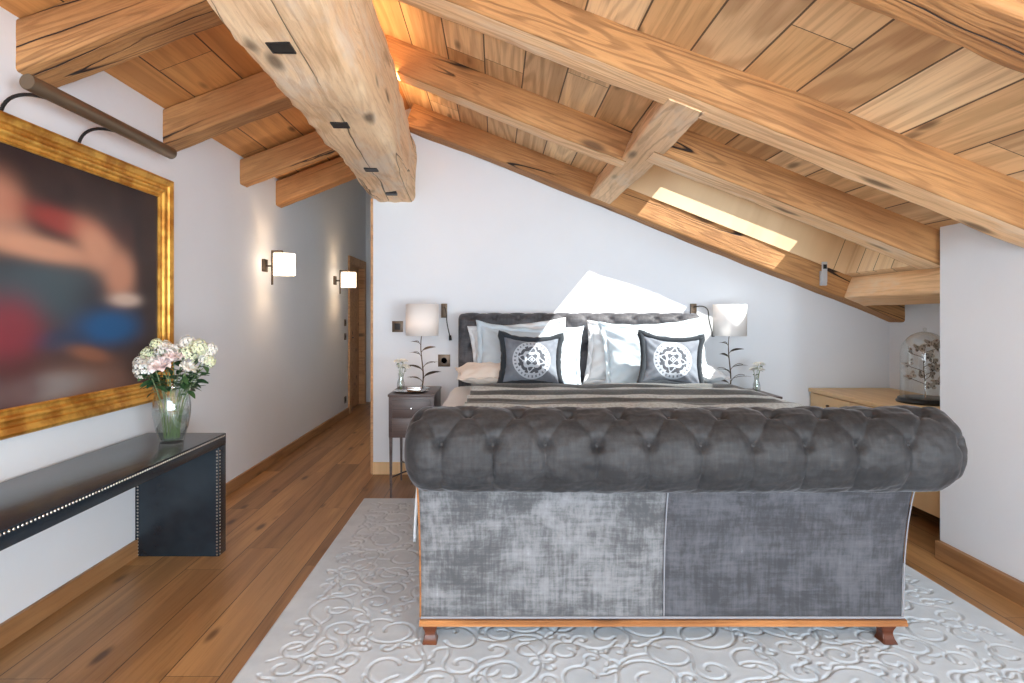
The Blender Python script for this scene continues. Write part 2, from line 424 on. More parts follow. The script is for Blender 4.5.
# skylight shaft and window, sitting above the boards
RV = .27
bm = B()
for (u0, u1, y0, y1) in ((U(SX0)-.03, U(SX0), SY0, SY1), (U(SX1), U(SX1)+.03, SY0, SY1), (U(SX0)-.03, U(SX1)+.03, SY0-.03, SY0), (U(SX0)-.03, U(SX1)+.03, SY1, SY1+.03)):
    box(bm, u0, u1, y0, y1, .0, RV+.02)
struct(mesh_obj('trim_1', bm, 'reveal', smooth=False, loc=(RX, 0, zpr(RX)), rot=(0, AR, 0)))
SHX0, SHX1 = 1.44, 2.53     # glass edges along X (before the shaft height shifts them)
wn = struct(bpy.data.objects.new('window_1', None)); COL.objects.link(wn); wn.location = (RX, 0, zpr(RX)); wn.rotation_euler = (0, AR, 0)
gu0, gu1 = 2.19, 3.375; gy0, gy1 = 3.56, 4.70
bm = B()
for (u0, u1, y0, y1) in ((U(SX0)-.03, gu0, SY0-.03, SY1+.03), (gu1, U(SX1)+.03, SY0-.03, SY1+.03), (gu0, gu1, SY0-.03, gy0), (gu0, gu1, gy1, SY1+.03)):
    box(bm, u0, u1, y0, y1, RV, RV+.05)
mesh_obj('window_frame', bm, 'reveal', wn, smooth=False)
bm = B(); box(bm, gu0, gu1, gy0, gy1, RV+.02, RV+.03); mesh_obj('window_pane', bm, 'pane', wn, smooth=False)
# skirtings
def skirt(name, x0, x1, y0, y1, mat='skirting', h=.09):
    bm = B(); L = max(x1-x0, y1-y0)
    if y1-y0 > x1-x0: box(bm, 0, L, -(x1-x0), 0, 0, h, .003); o = mesh_obj(name, bm, mat, loc=(x0, y0, 0), rot=(0, 0, PI/2), smooth=False)
    else: box(bm, 0, L, 0, y1-y0, 0, h, .003); o = mesh_obj(name, bm, mat, loc=(x0, y0, 0), smooth=False)
    return struct(o)
skirt('baseboard_left', XL, XL+.018, Y0, 7.96)
skirt('baseboard_back', XB-.0, 2.6, YB-.016, YB, 'oak', .10)
skirt('baseboard_right', XC-.028, XC, Y0, 3.235, h=.10)
bm = B(); box(bm, XB-.02, XB, YB-.004, YB+.05, 0, 2.27); struct(mesh_obj('trim_2', bm, 'pine', smooth=False))
# corridor door
bm = B()
for (y0, y1, z0, z1) in ((D0-.1, D0+.01, 0, DZ+.1), (D1-.01, D1+.1, 0, DZ+.1), (D0+.01, D1-.01, DZ-.01, DZ+.1)): box(bm, XL-.13, XL+.025, y0, y1, z0, z1, .004)
dr = struct(bpy.data.objects.new('door_1', None)); COL.objects.link(dr)
def vert_mesh(name, bm, mat, parent): return mesh_obj(name, bm, mat, parent, smooth=False)
vert_mesh('door_frame', bm, 'pine', dr)
bm = B(); box(bm, XL-.11, XL-.06, D0+.01, D1-.01, .01, DZ-.01, .004)
for z0, z1 in ((.15, .9), (1.0, 1.85)): box(bm, XL-.062, XL-.045, D0+.12, D1-.12, z0, z1, .008)
vert_mesh('door_leaf', bm, 'pine', dr)
bm = B(); tube(bm, [(XL-.05, D0+.08, 1.0), (XL-.0, D0+.08, 1.0), (XL-.0, D0+.19, 1.0)], .008); mesh_obj('door_handle', bm, 'iron', dr)

# ------------------------------------------------------------------ roof timbers
GR = 'rafters of the right roof slope'; GL = 'rafters of the left roof slope'
def rafterR(y0, wd, x0, x1, label, seed, dz=0, h=.19, group=GR, **k):
    o = beam('rafter', (x0, y0, zr(x0)+dz), (x1-x0)/cR, wd, h, (0, AR, 0), 'timber', seed, **k)
    return tag(o, label, 'beam', group)
rafterR(1.45, .19, -.72, 2.6, 'honey brown rafter in the top right corner, nearest on the right slope', 3)
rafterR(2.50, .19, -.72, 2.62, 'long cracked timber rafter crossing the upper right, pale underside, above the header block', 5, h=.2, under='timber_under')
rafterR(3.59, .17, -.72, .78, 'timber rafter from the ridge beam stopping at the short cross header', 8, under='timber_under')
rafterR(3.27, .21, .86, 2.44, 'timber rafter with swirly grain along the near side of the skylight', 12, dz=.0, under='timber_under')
rafterR(4.76, .19, -.72, 3.235, 'timber rafter hugging the back wall, sunlit below the skylight', 17)
def rafterL(y0, wd, label, seed, h=.2, dz=0):
    x0 = XL-.02
    o = beam('rafter', (x0, y0, zl(x0)+dz), (-.80-x0)/cL, wd, h, (0, -AL, 0), 'timber', seed)
    return tag(o, label, 'beam', GL)
rafterL(1.30, .2, 'dark timber rafter at the very top left, partly outside the picture', 21)
rafterL(2.46, .21, 'thick timber rafter at top left above the picture light', 24)
rafterL(3.54, .17, 'timber rafter left of the ridge beam, just beyond the picture light tip', 29, dz=.0)
rafterL(4.60, .14, 'slim timber rafter, third of the left slope before the corridor', 31, h=.18)
rafterL(5.34, .15, 'last orange timber rafter at the corridor mouth', 36, h=.2, dz=-.02)
# trimmers run with the roof tilt, along Y
def trimmer(name, X, Ya, Yb, wd, h, label, seed, mat):
    # local x along +Y, local y along -slope
    Rm = Matrix.Rotation(AR, 4, 'Y') @ Matrix.Rotation(PI/2, 4, 'Z')
    o = beam(name, (0, 0, 0), Yb-Ya, wd, h, (0, 0, 0), mat, seed)
    x1 = X+wd*cR
    o.matrix_world = Matrix.Translation((x1, Ya, zr(x1)+.006)) @ Rm
    return tag(o, label, 'beam')
trimmer('roof_header', .745, 2.60, 4.80, .175, .2, 'short greyish header timber crossing between rafters at the top of the skylight', 41, 'timber_trimmer')
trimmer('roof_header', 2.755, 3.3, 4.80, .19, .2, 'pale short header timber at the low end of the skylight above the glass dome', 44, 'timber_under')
# ridge beam
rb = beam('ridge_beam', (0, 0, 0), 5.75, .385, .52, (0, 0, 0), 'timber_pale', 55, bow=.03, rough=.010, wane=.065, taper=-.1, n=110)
yaw = PI/2+math.atan(.041)
rb.location = (-.68+.041*2.36+.19, -.6, CAMZ+.922)
rb.rotation_euler = (0, 0, yaw)
tag(rb, 'massive pale hand-hewn ridge beam with small square downlights', 'beam')
from mathutils.bvhtree import BVHTree
bpy.context.view_layer.update()
BT = BVHTree.FromPolygons([rb.matrix_world @ v.co for v in rb.data.vertices], [tuple(p.vertices) for p in rb.data.polygons])
for k, (Y, X) in enumerate(((2.03, -.726), (2.886, -.748), (3.72, -.772), (4.54, -.79))):
    t = thing('downlight', ['square black downlight in the ridge beam, nearest the camera', 'square black downlight in the ridge beam, second from the camera', 'square black downlight in the ridge beam, third from the camera', 'square black downlight at the far end of the ridge beam'][k], 'light fitting', (X, Y, min(BT.ray_cast(Vector((X+a_, Y+b_, 1)), Vector((0, 0, 1)))[0].z for a_ in (-.035, 0, .035) for b_ in (-.035, 0, .035))+.009), (0, 0, .05), 'square downlights in the ridge beam')
    bm = B()
    for a in ((-.04, .04, -.04, -.033), (-.04, .04, .033, .04), (-.04, -.033, -.033, .033), (.033, .04, -.033, .033)): box(bm, *a, -.012, .03)
    mesh_obj('bezel', bm, 'iron', t, smooth=False)
    bm = B(); box(bm, -.034, .034, -.034, .034, -.0105, .015); mesh_obj('lens', bm, 'iron', t, smooth=False)
for sx, lab in ((-.60, 'warm light strip on top of the ridge beam, right side'), (-.93, 'warm light strip on top of the ridge beam, left side')):
    bm = B(); box(bm, -.008, .008, 0, 3.4, 0, .008); o = mesh_obj('light_strip', bm, 'led', loc=(sx*.3-.45, 1.3, CAMZ+1.445), rot=(0, 0, .041), smooth=False); tag(o, lab, 'light')
    area('strip_light', (sx, 2.9, CAMZ+1.46), (.35 if sx > -.7 else -.35, 0, 1), 3.4, .03, 5.5 if sx > -.7 else 2.5, (1, .62, .30)).rotation_euler.z = PI/2

# ------------------------------------------------------------------ rug
def make_rug():
    x0, x1, y0, y1 = -.94, 2.14, 1.2, 4.26; st = .005; ys = 1.95
    nx = int((x1-x0)/st); ny = int((y1-ys)/st)
    D = np.full((ny+1, nx+1), 9.)
    rr = random.Random(5)
    def stamp(px, py, wdt=1.):
        i = (px-x0)/st; j = (py-ys)/st; r = 5
        i0, j0 = int(i)-r, int(j)-r
        a, b = max(i0, 0), min(i0+2*r+2, nx+1); c, d = max(j0, 0), min(j0+2*r+2, ny+1)
        if a >= b or c >= d: return
        X, Y = np.meshgrid(np.arange(a, b)-i, np.arange(c, d)-j)
        D[c:d, a:b] = np.minimum(D[c:d, a:b], np.hypot(X, Y)*st/wdt)
    cents = []
    bx0, bx1, by1 = x0+.085, x1-.085, y1-.09
    tries = 0
    while tries < 16000:
        tries += 1
        R = rr.choice([.14, .12, .095, .075]) if tries < 5000 else rr.choice([.055, .042, .03])
        p = (rr.uniform(bx0+R, bx1-R), rr.uniform(ys, by1-R))
        if all(math.hypot(p[0]-q[0], p[1]-q[1]) > (R+q[2])*.80 for q in cents): cents.append((p[0], p[1], R))
    for (cx, cy, R) in cents:
        a0 = rr.uniform(0, 2*PI); s = rr.choice([-1, 1]); turns = rr.uniform(1.0, 1.2) if R > .06 else .8; el = rr.uniform(.78, 1); eo = rr.uniform(0, PI)
        n = int(R*2*PI*turns/.004)
        for k in range(n):
            t = k/n; r = R*(1-.68*t)*.97; a = a0+s*t*turns*2*PI; r *= 1-(1-el)*math.sin(a-eo)**2*t
            stamp(cx+r*math.cos(a), cy+r*math.sin(a))
        # bulb in the eye of the scroll
        # tail sweeping away to the neighbour
        trail = []; lp = (cx, cy)
        a = a0; tx, ty = cx+R*.97*math.cos(a), cy+R*.97*math.sin(a); hd = a-s*PI/2
        for k in range(int(R*2.4/.004)):
            hd += s*.004/R*.85
            tx += .004*math.cos(hd); ty += .004*math.sin(hd)
            gi, gj = int((tx-x0)/st), int((ty-ys)/st)
            if not (bx0 < tx < bx1 and ys < ty < by1) or (k > 10 and D[gj, gi] < .013 and math.hypot(tx-lp[0], ty-lp[1]) > 0): break
            trail.append((tx, ty)); 
            if len(trail) > 12: stamp(*trail[-12])
        for q in trail[-11:]: stamp(*q)
    g = np.clip(D/.0078, 0, 1); g = g*g*(3-2*g)
    H = .0155*np.ones_like(D)-.0075*(1-g)
    ridge = np.exp(-((D-.016)/.007)**2)*.0006
    H = H+ridge
    X, Y = np.meshgrid(np.linspace(x0, x1, nx+1), np.linspace(ys, y1, ny+1))
    eg = np.minimum(np.minimum(X-x0, x1-X), y1-Y); H = np.where(eg < .014, H*np.sqrt(np.clip(eg/.014, .02, 1)), H)
    V = np.stack([X.ravel(), Y.ravel(), H.ravel()], 1)
    idx = np.arange((nx+1)*(ny+1)).reshape(ny+1, nx+1)
    F = np.stack([idx[:-1, :-1].ravel(), idx[:-1, 1:].ravel(), idx[1:, 1:].ravel(), idx[1:, :-1].ravel()], 1)
    # plain front strip and side skirts
    nV = len(V); extra = [(x0, y0, .0155), (x1, y0, .0155), (x1, ys, .0155), (x0, ys, .0155), (x0, y0, .0005), (x1, y0, .0005), (x1, y1, .0005), (x0, y1, .0005)]
    V = np.vstack([V, np.array(extra)]); a = nV
    F = np.vstack([F, np.array([(a, a+1, a+2, a+3), (a+4, a+5, a+1, a), (a+4, a+7, a+6, a+5)])])
    me = bpy.data.meshes.new('area_rug'); me.vertices.add(len(V)); me.vertices.foreach_set('co', V.ravel())
    me.loops.add(F.size); me.loops.foreach_set('vertex_index', F.ravel().astype(np.int32))
    me.polygons.add(len(F)); me.polygons.foreach_set('loop_start', np.arange(0, F.size, 4, dtype=np.int32))
    me.polygons.foreach_set('use_smooth', np.ones(len(F), bool))
    me.update(calc_edges=True); me.validate()
    m = M('pale_wool'); co = m.coord(); m.color(m.mix(m.noise(co, 7, 3).ramp01(.3, .7), rgb(200, 209, 217), rgb(185, 195, 204))); m.set(Roughness=.95, Sheen_Weight=.3); m.bump(m.noise(co, 300, 2), .3, .002)
    me.materials.append(m.m)
    o = bpy.data.objects.new('area_rug', me); COL.objects.link(o)
    tag(o, 'large pale grey rug with carved scroll pattern under the bed', 'rug')
make_rug()
RUGZ = .0155

# ------------------------------------------------------------------ bed
BX0, BX1 = -.296, 1.605; BCX = .655
bed = thing('sleigh_bed', 'large grey velvet sleigh bed with buttoned scroll footboard on small wooden legs', 'bed', (BCX, 3.5, RUGZ))
def bl(p): return (p[0]-BCX, p[1]-3.5, p[2]-RUGZ)
def bed_mesh(name, bm, mat, **k):
    for v in bm.verts: v.co = Vector(bl(v.co))
    return mesh_obj(name, bm, mat, bed, **k)
SP = .18
def tuft(s, t, A=.018):
    """puff height for button lattice; s across, t row coordinate (t<0 = vertical pleats)"""
    d = lambda a: abs(a-round(a))
    if t >= 0: u1, u2 = d(s+t/2), d(s-t/2)
    else: u1 = u2 = d(s)
    p = (math.sin(PI*u1)*math.sin(PI*u2))
    p = max(p, 0)**.27
    # buttons
    row = round(t) if t > 0 else 0
    ds = (s-row/2) - round(s-row/2); dt = t-row
    b = math.exp(-((ds*SP)**2+(dt*.12)**2)/(.022**2))
    return A*p*(1 if t <= 0 else 1-.38*min(t, 1))-.021*b
RC = Vector((BCX+.018, 2.205, .825)); RR = .141; HW = .998
XF0 = -.19   # first front button
NB = 10
def roll_pt(u, v):
    x = -HW+2*HW*u; ang = v*2*PI      # angle measured from straight down, going to the camera side
    c = .11; e = max(0, abs(x)-(HW-c))/c
    k = (1-min(e, 1)**2.6)**(1/2.6) if e < 1 else 0.0
    X = BCX+.012+x; s = (X-XF0)/SP
    # rows: front row at ang=100deg, next up
    arc = (math.degrees(ang)-108)/50
    if ang > math.radians(108+50*3): arc = 3
    fade = 1
    if arc < 0: fade = max(0, min(1, (math.degrees(ang)-12)/45))
    if arc >= 3: fade = max(0, 1-(math.degrees(ang)-258)/60)
    tf = tuft(s, arc)*(fade) + .014*(1-fade)
    tf += .0015*noise.noise(Vector((X*60, ang*5, 8)))+.005*noise.noise(Vector((X*9, ang*3, 1)))+.0025*noise.noise(Vector((X*26, ang*7, 4)))
    r = (RR+tf)*k + .0
    sag = -.006*math.cos(x/HW*PI/2)
    return Vector((X, RC.y-math.sin(ang)*r, RC.z-math.cos(ang)*r+sag))
bm = B(); grid(bm, 460, 132, roll_pt, wrap_v=True)
bmesh.ops.remove_doubles(bm, verts=bm.verts, dist=.0002); bmesh.ops.recalc_face_normals(bm, faces=bm.faces)
bed_mesh('footboard_roll', bm, 'velvet', angle=80)
def button_at(P, nrm, parent_fn):
    bm = B(); lathe(bm, [(0.0, .006), (.006, .0055), (.010, .002), (.011, -.003)], 12)
    q = Vector(nrm).to_track_quat('Z', 'Y').to_matrix().to_4x4()
    for v in bm.verts: v.co = Vector(P)+(q @ v.co)
    return parent_fn('button', bm, 'velvet')
for row in range(0, 3):
    ang = math.radians(108+50*row); off = (row % 2)*.5
    for i in range(-1, NB+1):
        X = XF0+(i+off)*SP
        if not (BCX-HW+.09 < X < BCX+HW-.09): continue
        u = (X-BCX-.012+HW)/(2*HW); P = roll_pt(u, ang/(2*PI)); nrm = Vector((0, -math.sin(ang), -math.cos(ang)))
        button_at(P+nrm*.001, nrm, bed_mesh)
# piping on each end of the roll
# front panels: curve from roll down to rail
def prof(z):           # y of the front face for height z
    t = max(0, (z-.12)/(.72-.12)); return 2.372-.085*t**2.6
def panel(x0, x1, name, mat, seed):
    bm = B(); nz = 30; nx_ = 40; zs = [.118+.60*i/nz for i in range(nz+1)]
    def xf(x, z):
        t = max(0, (z-.12)/.6)
        return BCX+(x-BCX)*(1+.006*t**3)
    Fv = [[bm.verts.new((xf(x0+(x1-x0)*j/nx_, z), prof(z)+.003*noise.noise(Vector((x0+(x1-x0)*j/nx_*3, z*3, seed)))-(.0 if 0 < j < nx_ else -.006), z)) for j in range(nx_+1)] for z in zs]
    Bv = [[bm.verts.new((xf(x0+(x1-x0)*j/nx_, z), prof(z)+.07, z)) for j in range(nx_+1)] for z in zs]
    for i in range(nz):
        for j in range(nx_):
            bm.faces.new((Fv[i][j], Fv[i][j+1], Fv[i+1][j+1], Fv[i+1][j])); bm.faces.new((Bv[i][j+1], Bv[i][j], Bv[i+1][j], Bv[i+1][j+1]))
        bm.faces.new((Bv[i][0], Fv[i][0], Fv[i+1][0], Bv[i+1][0])); bm.faces.new((Fv[i][-1], Bv[i][-1], Bv[i+1][-1], Fv[i+1][-1]))
    for j in range(nx_):
        bm.faces.new((Bv[0][j], Bv[0][j+1], Fv[0][j+1], Fv[0][j])); bm.faces.new((Fv[-1][j], Fv[-1][j+1], Bv[-1][j+1], Bv[-1][j]))
    return bed_mesh(name, bm, mat, angle=60)
XS = .662
panel(BX0, XS-.001, 'upholstery_panel', 'velvet_light', 1)['label'] = 'brushed light grey velvet panel'
panel(XS+.001, BX1, 'upholstery_panel', 'velvet_dark', 2)['label'] = 'darker grey velvet panel'
# thin piping: centre seam, side edges, bottom
def prof_line(x, dy=-.003, n=24):
    return [(BCX+(x-BCX)*(1+.006*max(0, (z-.12)/.6)**3), prof(z)+dy, z) for z in [.12+.57*i/n for i in range(n+1)]]
bm = B(); tube(bm, prof_line(XS), .0028, 6); bed_mesh('piping', bm, 'piping')
bm = B(); tube(bm, prof_line(BX0-.002), .004, 6); bed_mesh('side_trim', bm, 'wood_trim')
bm = B(); tube(bm, prof_line(BX1+.001), .0026, 6); bed_mesh('piping', bm, 'piping')
bm = B(); tube(bm, [(BX0, 2.366, .119), (BX1, 2.366, .119)], .005, 6); bed_mesh('piping', bm, 'piping')
bm = B(); prism(bm, [(2.352, .090), (2.352, .098), (2.358, .104), (2.356, .112), (2.44, .112), (2.44, .090)], 'x', BX0-.005, BX1+.008); bed_mesh('base_rail', bm, 'wood_trim', smooth=False)
for sx in (0, 1):
    xs = BX0+.002 if sx == 0 else BX1-.04
    bm = B(); box(bm, xs, xs+.038, 2.42, 4.75, .09, .42, .006); bed_mesh('side_rail', bm, 'velvet_dark')
    bm = B(); box(bm, xs-.003, xs+.041, 2.44, 4.75, .086, .112); bed_mesh('side_rail_trim', bm, 'wood_trim', smooth=False)
def leg(cx, cy, s):
    bm = B(); z0, z1 = RUGZ, .088
    pr = [(.0, .034), (.08, .030), (.3, .024), (.5, .022), (.7, .026), (.85, .032), (1, .034)]
    rings = []
    for t, r in pr:
        z = z0+(z1-z0)*t; off = -.012*(1-t)**2
        rings.append([bm.verts.new((cx+a*r*.9, cy+off+b*r, z)) for a, b in ((-1, -1), (1, -1), (1, 1), (-1, 1))])
    for a, b in zip(rings, rings[1:]):
        for k in range(4): bm.faces.new((a[k], a[(k+1) % 4], b[(k+1) % 4], b[k]))
    bm.faces.new(rings[0][::-1]); bm.faces.new(rings[-1])
    bmesh.ops.bevel(bm, geom=bm.edges[:], offset=.003, segments=2, affect='EDGES')
    bed_mesh('leg', bm, 'mahogany')
for cx in (BX0+.035, BX1-.055):
    for cy in (2.40, 4.78): leg(cx, cy, 0)
# headboard: tufted, rolled back over the top
HBW = 1.905
def hb_pt(u, v):
    X = BX0+HBW*u; s = (X-XF0)/SP
    L1 = 1.10; arc = v*(L1+.30)
    if arc < L1: P = Vector((X, 4.70, .16+arc)); nrm = Vector((0, -1, 0)); tt = (arc-.42)/.12
    else:
        a = (arc-L1)/.085; a = min(a, 3.3); P = Vector((X, 4.70+.085-.085*math.cos(a), .16+L1+.055*math.sin(a))); nrm = Vector((0, -math.cos(a), math.sin(a))); tt = (arc-.42)/.12
    t = tuft(s, max(tt, 0.0), .022) if tt > 0 else tuft(s, -1, .018)
    ed = min(u, 1-u)*HBW
    k = min(1, ed/.05); 
    t = t*k+.012*(1-k)-.035*(1-math.sqrt(max(0, 1-(1-k)**2)))
    return P+nrm*t
bm = B(); V = grid(bm, 240, 110, hb_pt)
Bk = [bm.verts.new((BX0+HBW*i/240, 4.90, .16)) for i in range(241)]
for i in range(240):
    bm.faces.new((V[i+1][0], V[i][0], Bk[i], Bk[i+1])); bm.faces.new((V[i][-1], V[i+1][-1], Bk[i+1], Bk[i]))
bm.faces.new([V[0][j] for j in range(111)]+[Bk[0]]); bm.faces.new([V[240][j] for j in range(110, -1, -1)]+[Bk[240]])
bmesh.ops.recalc_face_normals(bm, faces=bm.faces)
bed_mesh('headboard', bm, 'velvet_dark', angle=70)
bm = B(); box(bm, BX0+.04, BX1-.04, 2.45, 4.69, .3, .42); bed_mesh('slat_base', bm, 'wood_trim', smooth=False)

# mattress and duvet
bm = B(); vs = box(bm, -.24, 1.55, 2.48, 4.66, .422, .66, .04)
tag(mesh_obj('mattress', bm, 'linen'), 'white mattress lying in the grey velvet bed', 'mattress')
def duvet_pt(u, v):
    # u across x with drop both sides, v along y
    W = 1.93; drop = .28; tot = W+2*drop; a = u*tot
    y = 2.50+2.02*v
    n = .012*noise.noise(Vector((a*3, y*3, 0)))+.006*noise.noise(Vector((a*9, y*7, 2)))
    rc = .07
    if a < drop: X = -.335; z = .765-rc-(drop-a); nx_ = -1
    elif a > tot-drop: X = 1.645; z = .765-rc-(a-(tot-drop)); nx_ = 1
    else:
        t = (a-drop)/W; X = -.335+1.98*t; e = min(t, 1-t)*1.98
        z = .765-rc*(1-math.sqrt(max(0, 1-(1-min(1, e/rc))**2))); nx_ = 0
    X += nx_*(.014*noise.noise(Vector((y*5, z*4, 5)))-.006)
    e2 = min(v, 1-v)*2.02; z -= .05*(1-math.sqrt(max(0, 1-(1-min(1, e2/.05))**2)))
    if z > .67: z = max(z+n, .672)
    return Vector((X, y, z))
bm = B(); grid(bm, 120, 90, duvet_pt)
o = mesh_obj('duvet', bm, 'linen', angle=80); md = o.modifiers.new('thick', 'SOLIDIFY'); md.thickness = .012; md.offset = 1
tag(o, 'white duvet spread over the bed under the striped throw', 'duvet')
# throw
def throw_pt(u, v):
    y = 4.36-1.25*v
    xl = -.17+.03*noise.noise(Vector((y*4, 1, 1))); xr = 1.86
    X = xl+(xr-xl)*u
    ph = y*2*PI/.30+.5*noise.noise(Vector((X*1.6, y*1.2, 3)))*2.4
    f = (.5+.5*math.cos(ph))**1.5*.034
    z = .796+f+.010*noise.noise(Vector((X*4, y*8, 7)))
    if v < .03: z -= .02*(1-v/.03)
    if u > .80:
        k = (u-.80)/.20; z -= .0*k
        over = max(0, X-1.64); z -= over*.25+over*over*.6
    return Vector((X, y, z))
bm = B(); grid(bm, 120, 110, throw_pt)
o = mesh_obj('throw_blanket', bm, None or 'linen', angle=80); md = o.modifiers.new('thick', 'SOLIDIFY'); md.thickness = .012; md.offset = 1
m = M('striped_throw'); x, y, z = m.xyz(m.coord()); wv = ((y+m.noise(m.vec(x*1.5, y*2, 0), 1, 2)*.06)*6.283/.17).sin()
c = m.mix(wv.ramp01(-.1, .3), rgb(50, 55, 56), rgb(190, 198, 200)); c = m.mix(m.noise(m.vec(x*60, y*60, z*60), 1, 3).ramp01(.4, .7)*.4, c, rgb(96, 96, 90))
m.color(c); m.set(Roughness=.95, Sheen_Weight=.4); m.bump(m.noise(m.coord(), 160, 3), .5, .004)
o.data.materials[0] = m.m
tag(o, 'grey and cream striped throw folded in ridges across the bed', 'throw')

def pillow_bm(W, H, T, seed, concave=.07, wr=.017, n=44, ear=.0):
    bm = B()
    def P(u, v, sgn):
        a, b = 2*u-1, 2*v-1
        cx = 1-concave*(1-b*b)*1.0; cy = 1-concave*(1-a*a)*1.3
        X = a*W/2*cx; Z = b*H/2*cy
        th = max(0, (1-abs(a)**2.6)*(1-abs(b)**2.6))**.55*T/2
        d = wr*(noise.noise(Vector((a*2.2+seed, b*2.2, sgn)))+.5*noise.noise(Vector((a*6+seed, b*5, sgn*3))))*min(1, th/(T*.15))
        # diagonal tension folds
        d += wr*.7*math.sin((abs(a)-abs(b))*13+seed)*abs(a*b)**.6*min(1, th/(T*.2))
        return Vector((X, -sgn*(th+d), Z+H/2+ear*abs(a)**3*max(b, 0)))
    A = [[bm.verts.new(P(i/n, j/n, 1)) for j in range(n+1)] for i in range(n+1)]
    Bb = [[(A[i][j] if i in (0, n) or j in (0, n) else bm.verts.new(P(i/n, j/n, -1))) for j in range(n+1)] for i in range(n+1)]
    for i in range(n):
        for j in range(n):
            bm.faces.new((A[i][j], A[i+1][j], A[i+1][j+1], A[i][j+1])); bm.faces.new((Bb[i][j], Bb[i][j+1], Bb[i+1][j+1], Bb[i+1][j]))
    edge = [A[i][0].co.copy() for i in range(n+1)]+[A[n][j].co.copy() for j in range(1, n+1)]+[A[i][n].co.copy() for i in range(n-1, -1, -1)]+[A[0][j].co.copy() for j in range(n-1, -1, -1)]
    return bm, edge
def flange_pillow(name, W, H, T, loc, rot, mat, label, seed, group=None, fl=.035, **k):
    bm, edge = pillow_bm(W, H, T, seed, **k)
    t = thing(name, label, 'pillow', loc, rot, group)
    mesh_obj('pillow_body', bm, mat, t, angle=80)
    bm = B(); c = Vector((0, 0, H/2)); inn, outv = [], []
    for i, e in enumerate(edge[:-1]):
        d = (e-c); ux = d.x/(W/2); uz = d.z/(H/2)
        off = Vector((fl*ux*1.0, .012*math.sin(i*.7+seed), fl*uz*1.0)) if True else 0
        inn.append(bm.verts.new(e-off*.25)); outv.append(bm.verts.new(e+off))
    n_ = len(inn)
    for i in range(n_): bm.faces.new((inn[i], outv[i], outv[(i+1) % n_], inn[(i+1) % n_]))
    o = mesh_obj('flange', bm, mat, t, angle=80); md = o.modifiers.new('thick', 'SOLIDIFY'); md.thickness = .004; md.offset = 0
    return t
R = math.radians
GP = 'white pillows against the headboard'
flange_pillow('pillow', .76, .45, .15, (.235, 4.475, .765), (R(-15), R(3), 0), 'sham', 'pale blue-white pillow directly behind the left medallion cushion', 1.3, GP, ear=.015)
flange_pillow('pillow', .70, .44, .11, (.20, 4.60, .79), (R(-8), R(-5), 0), 'linen', 'white pillow at the back left, its edge showing beside the headboard corner', 4.1, GP)
flange_pillow('pillow', .74, .48, .15, (1.21, 4.47, .765), (R(-14), R(-3), 0), 'sham', 'pale blue-white pillow directly behind the right medallion cushion', 7.7, GP, ear=.015)
flange_pillow('pillow', .60, .43, .11, (1.00, 4.60, .785), (R(-8), R(5), 0), 'linen', 'white pillow at the middle of the bed, edge sunlit beside the dark gap', 9.2, GP)
t = flange_pillow('pillow', .60, .38, .15, (.02, 4.44, .80), (R(-84), 0, R(6)), 'cream_linen', 'cream pillow lying flat at the bed corner beside the left nightstand', 12.1, GP, fl=.01)
t.location = (.03, 4.28, .86)
t = flange_pillow('pillow', .60, .38, .14, (1.36, 4.30, .86), (R(-84), 0, R(-5)), 'linen', 'white pillow lying flat under the right pillows', 15.1, GP, fl=.01)

# medallion cushions
def medallion_mat():
    m = M('medallion_fabric'); x, y, z = m.xyz(m.coord()); zc = z-.178
    r = ((x*x+zc*zc).sqrt())/.132; th = m.new('ShaderNodeMath'); th.operation = 'ARCTAN2'; m.nt.links.new(zc.k, th.inputs[0]); m.nt.links.new(x.k, th.inputs[1]); th = S(m.nt, th.outputs[0])
    def band(v, a, b): return v.gt(a)*v.lt(b)
    nz = m.noise(m.vec(x*50, 0, zc*50), 1, 2)
    rr = r+(nz-.5)*.10
    ring = band(r, .95, 1.02)
    dash = band(r, .84, .955)*((th*28).sin().lt(.25))
    inner_ring = band(rr, .76, .84)
    lob = rr-(th*4).cos().abs()*.10
    l1 = band(lob, .62, .72)*((th*8).cos().gt(-.55))
    l2 = band(rr+(th*4).cos()*.08, .30, .47)
    d1 = band((x.abs()*1.0+zc.abs()*1.15)/.132+(nz-.5)*.05, .17, .23)
    sc = band(rr+(th*8).sin()*.10, .52, .60)*((th*4+.5).cos().gt(.0))
    core = r.lt(.07)
    mask = ring.mx(dash).mx(inner_ring).mx(l1).mx(l2).mx(d1).mx(sc).mx(core)
    dark = r.lt(.78)
    front = y.lt(0)
    base = m.mix(m.noise(m.coord(), 9, 3).ramp01(.3, .7), rgb(118, 128, 140), rgb(96, 102, 114))
    c = m.mix(dark*front, base, rgb(70, 76, 86)); c = m.mix(mask*front, c, rgb(182, 192, 204))
    m.color(c); m.set(Roughness=.75, Sheen_Weight=.4); m.bump(mask*.8+m.noise(m.coord(), 300, 2)*.4, .4, .002)
    return m.m
MT['medallion'] = medallion_mat()
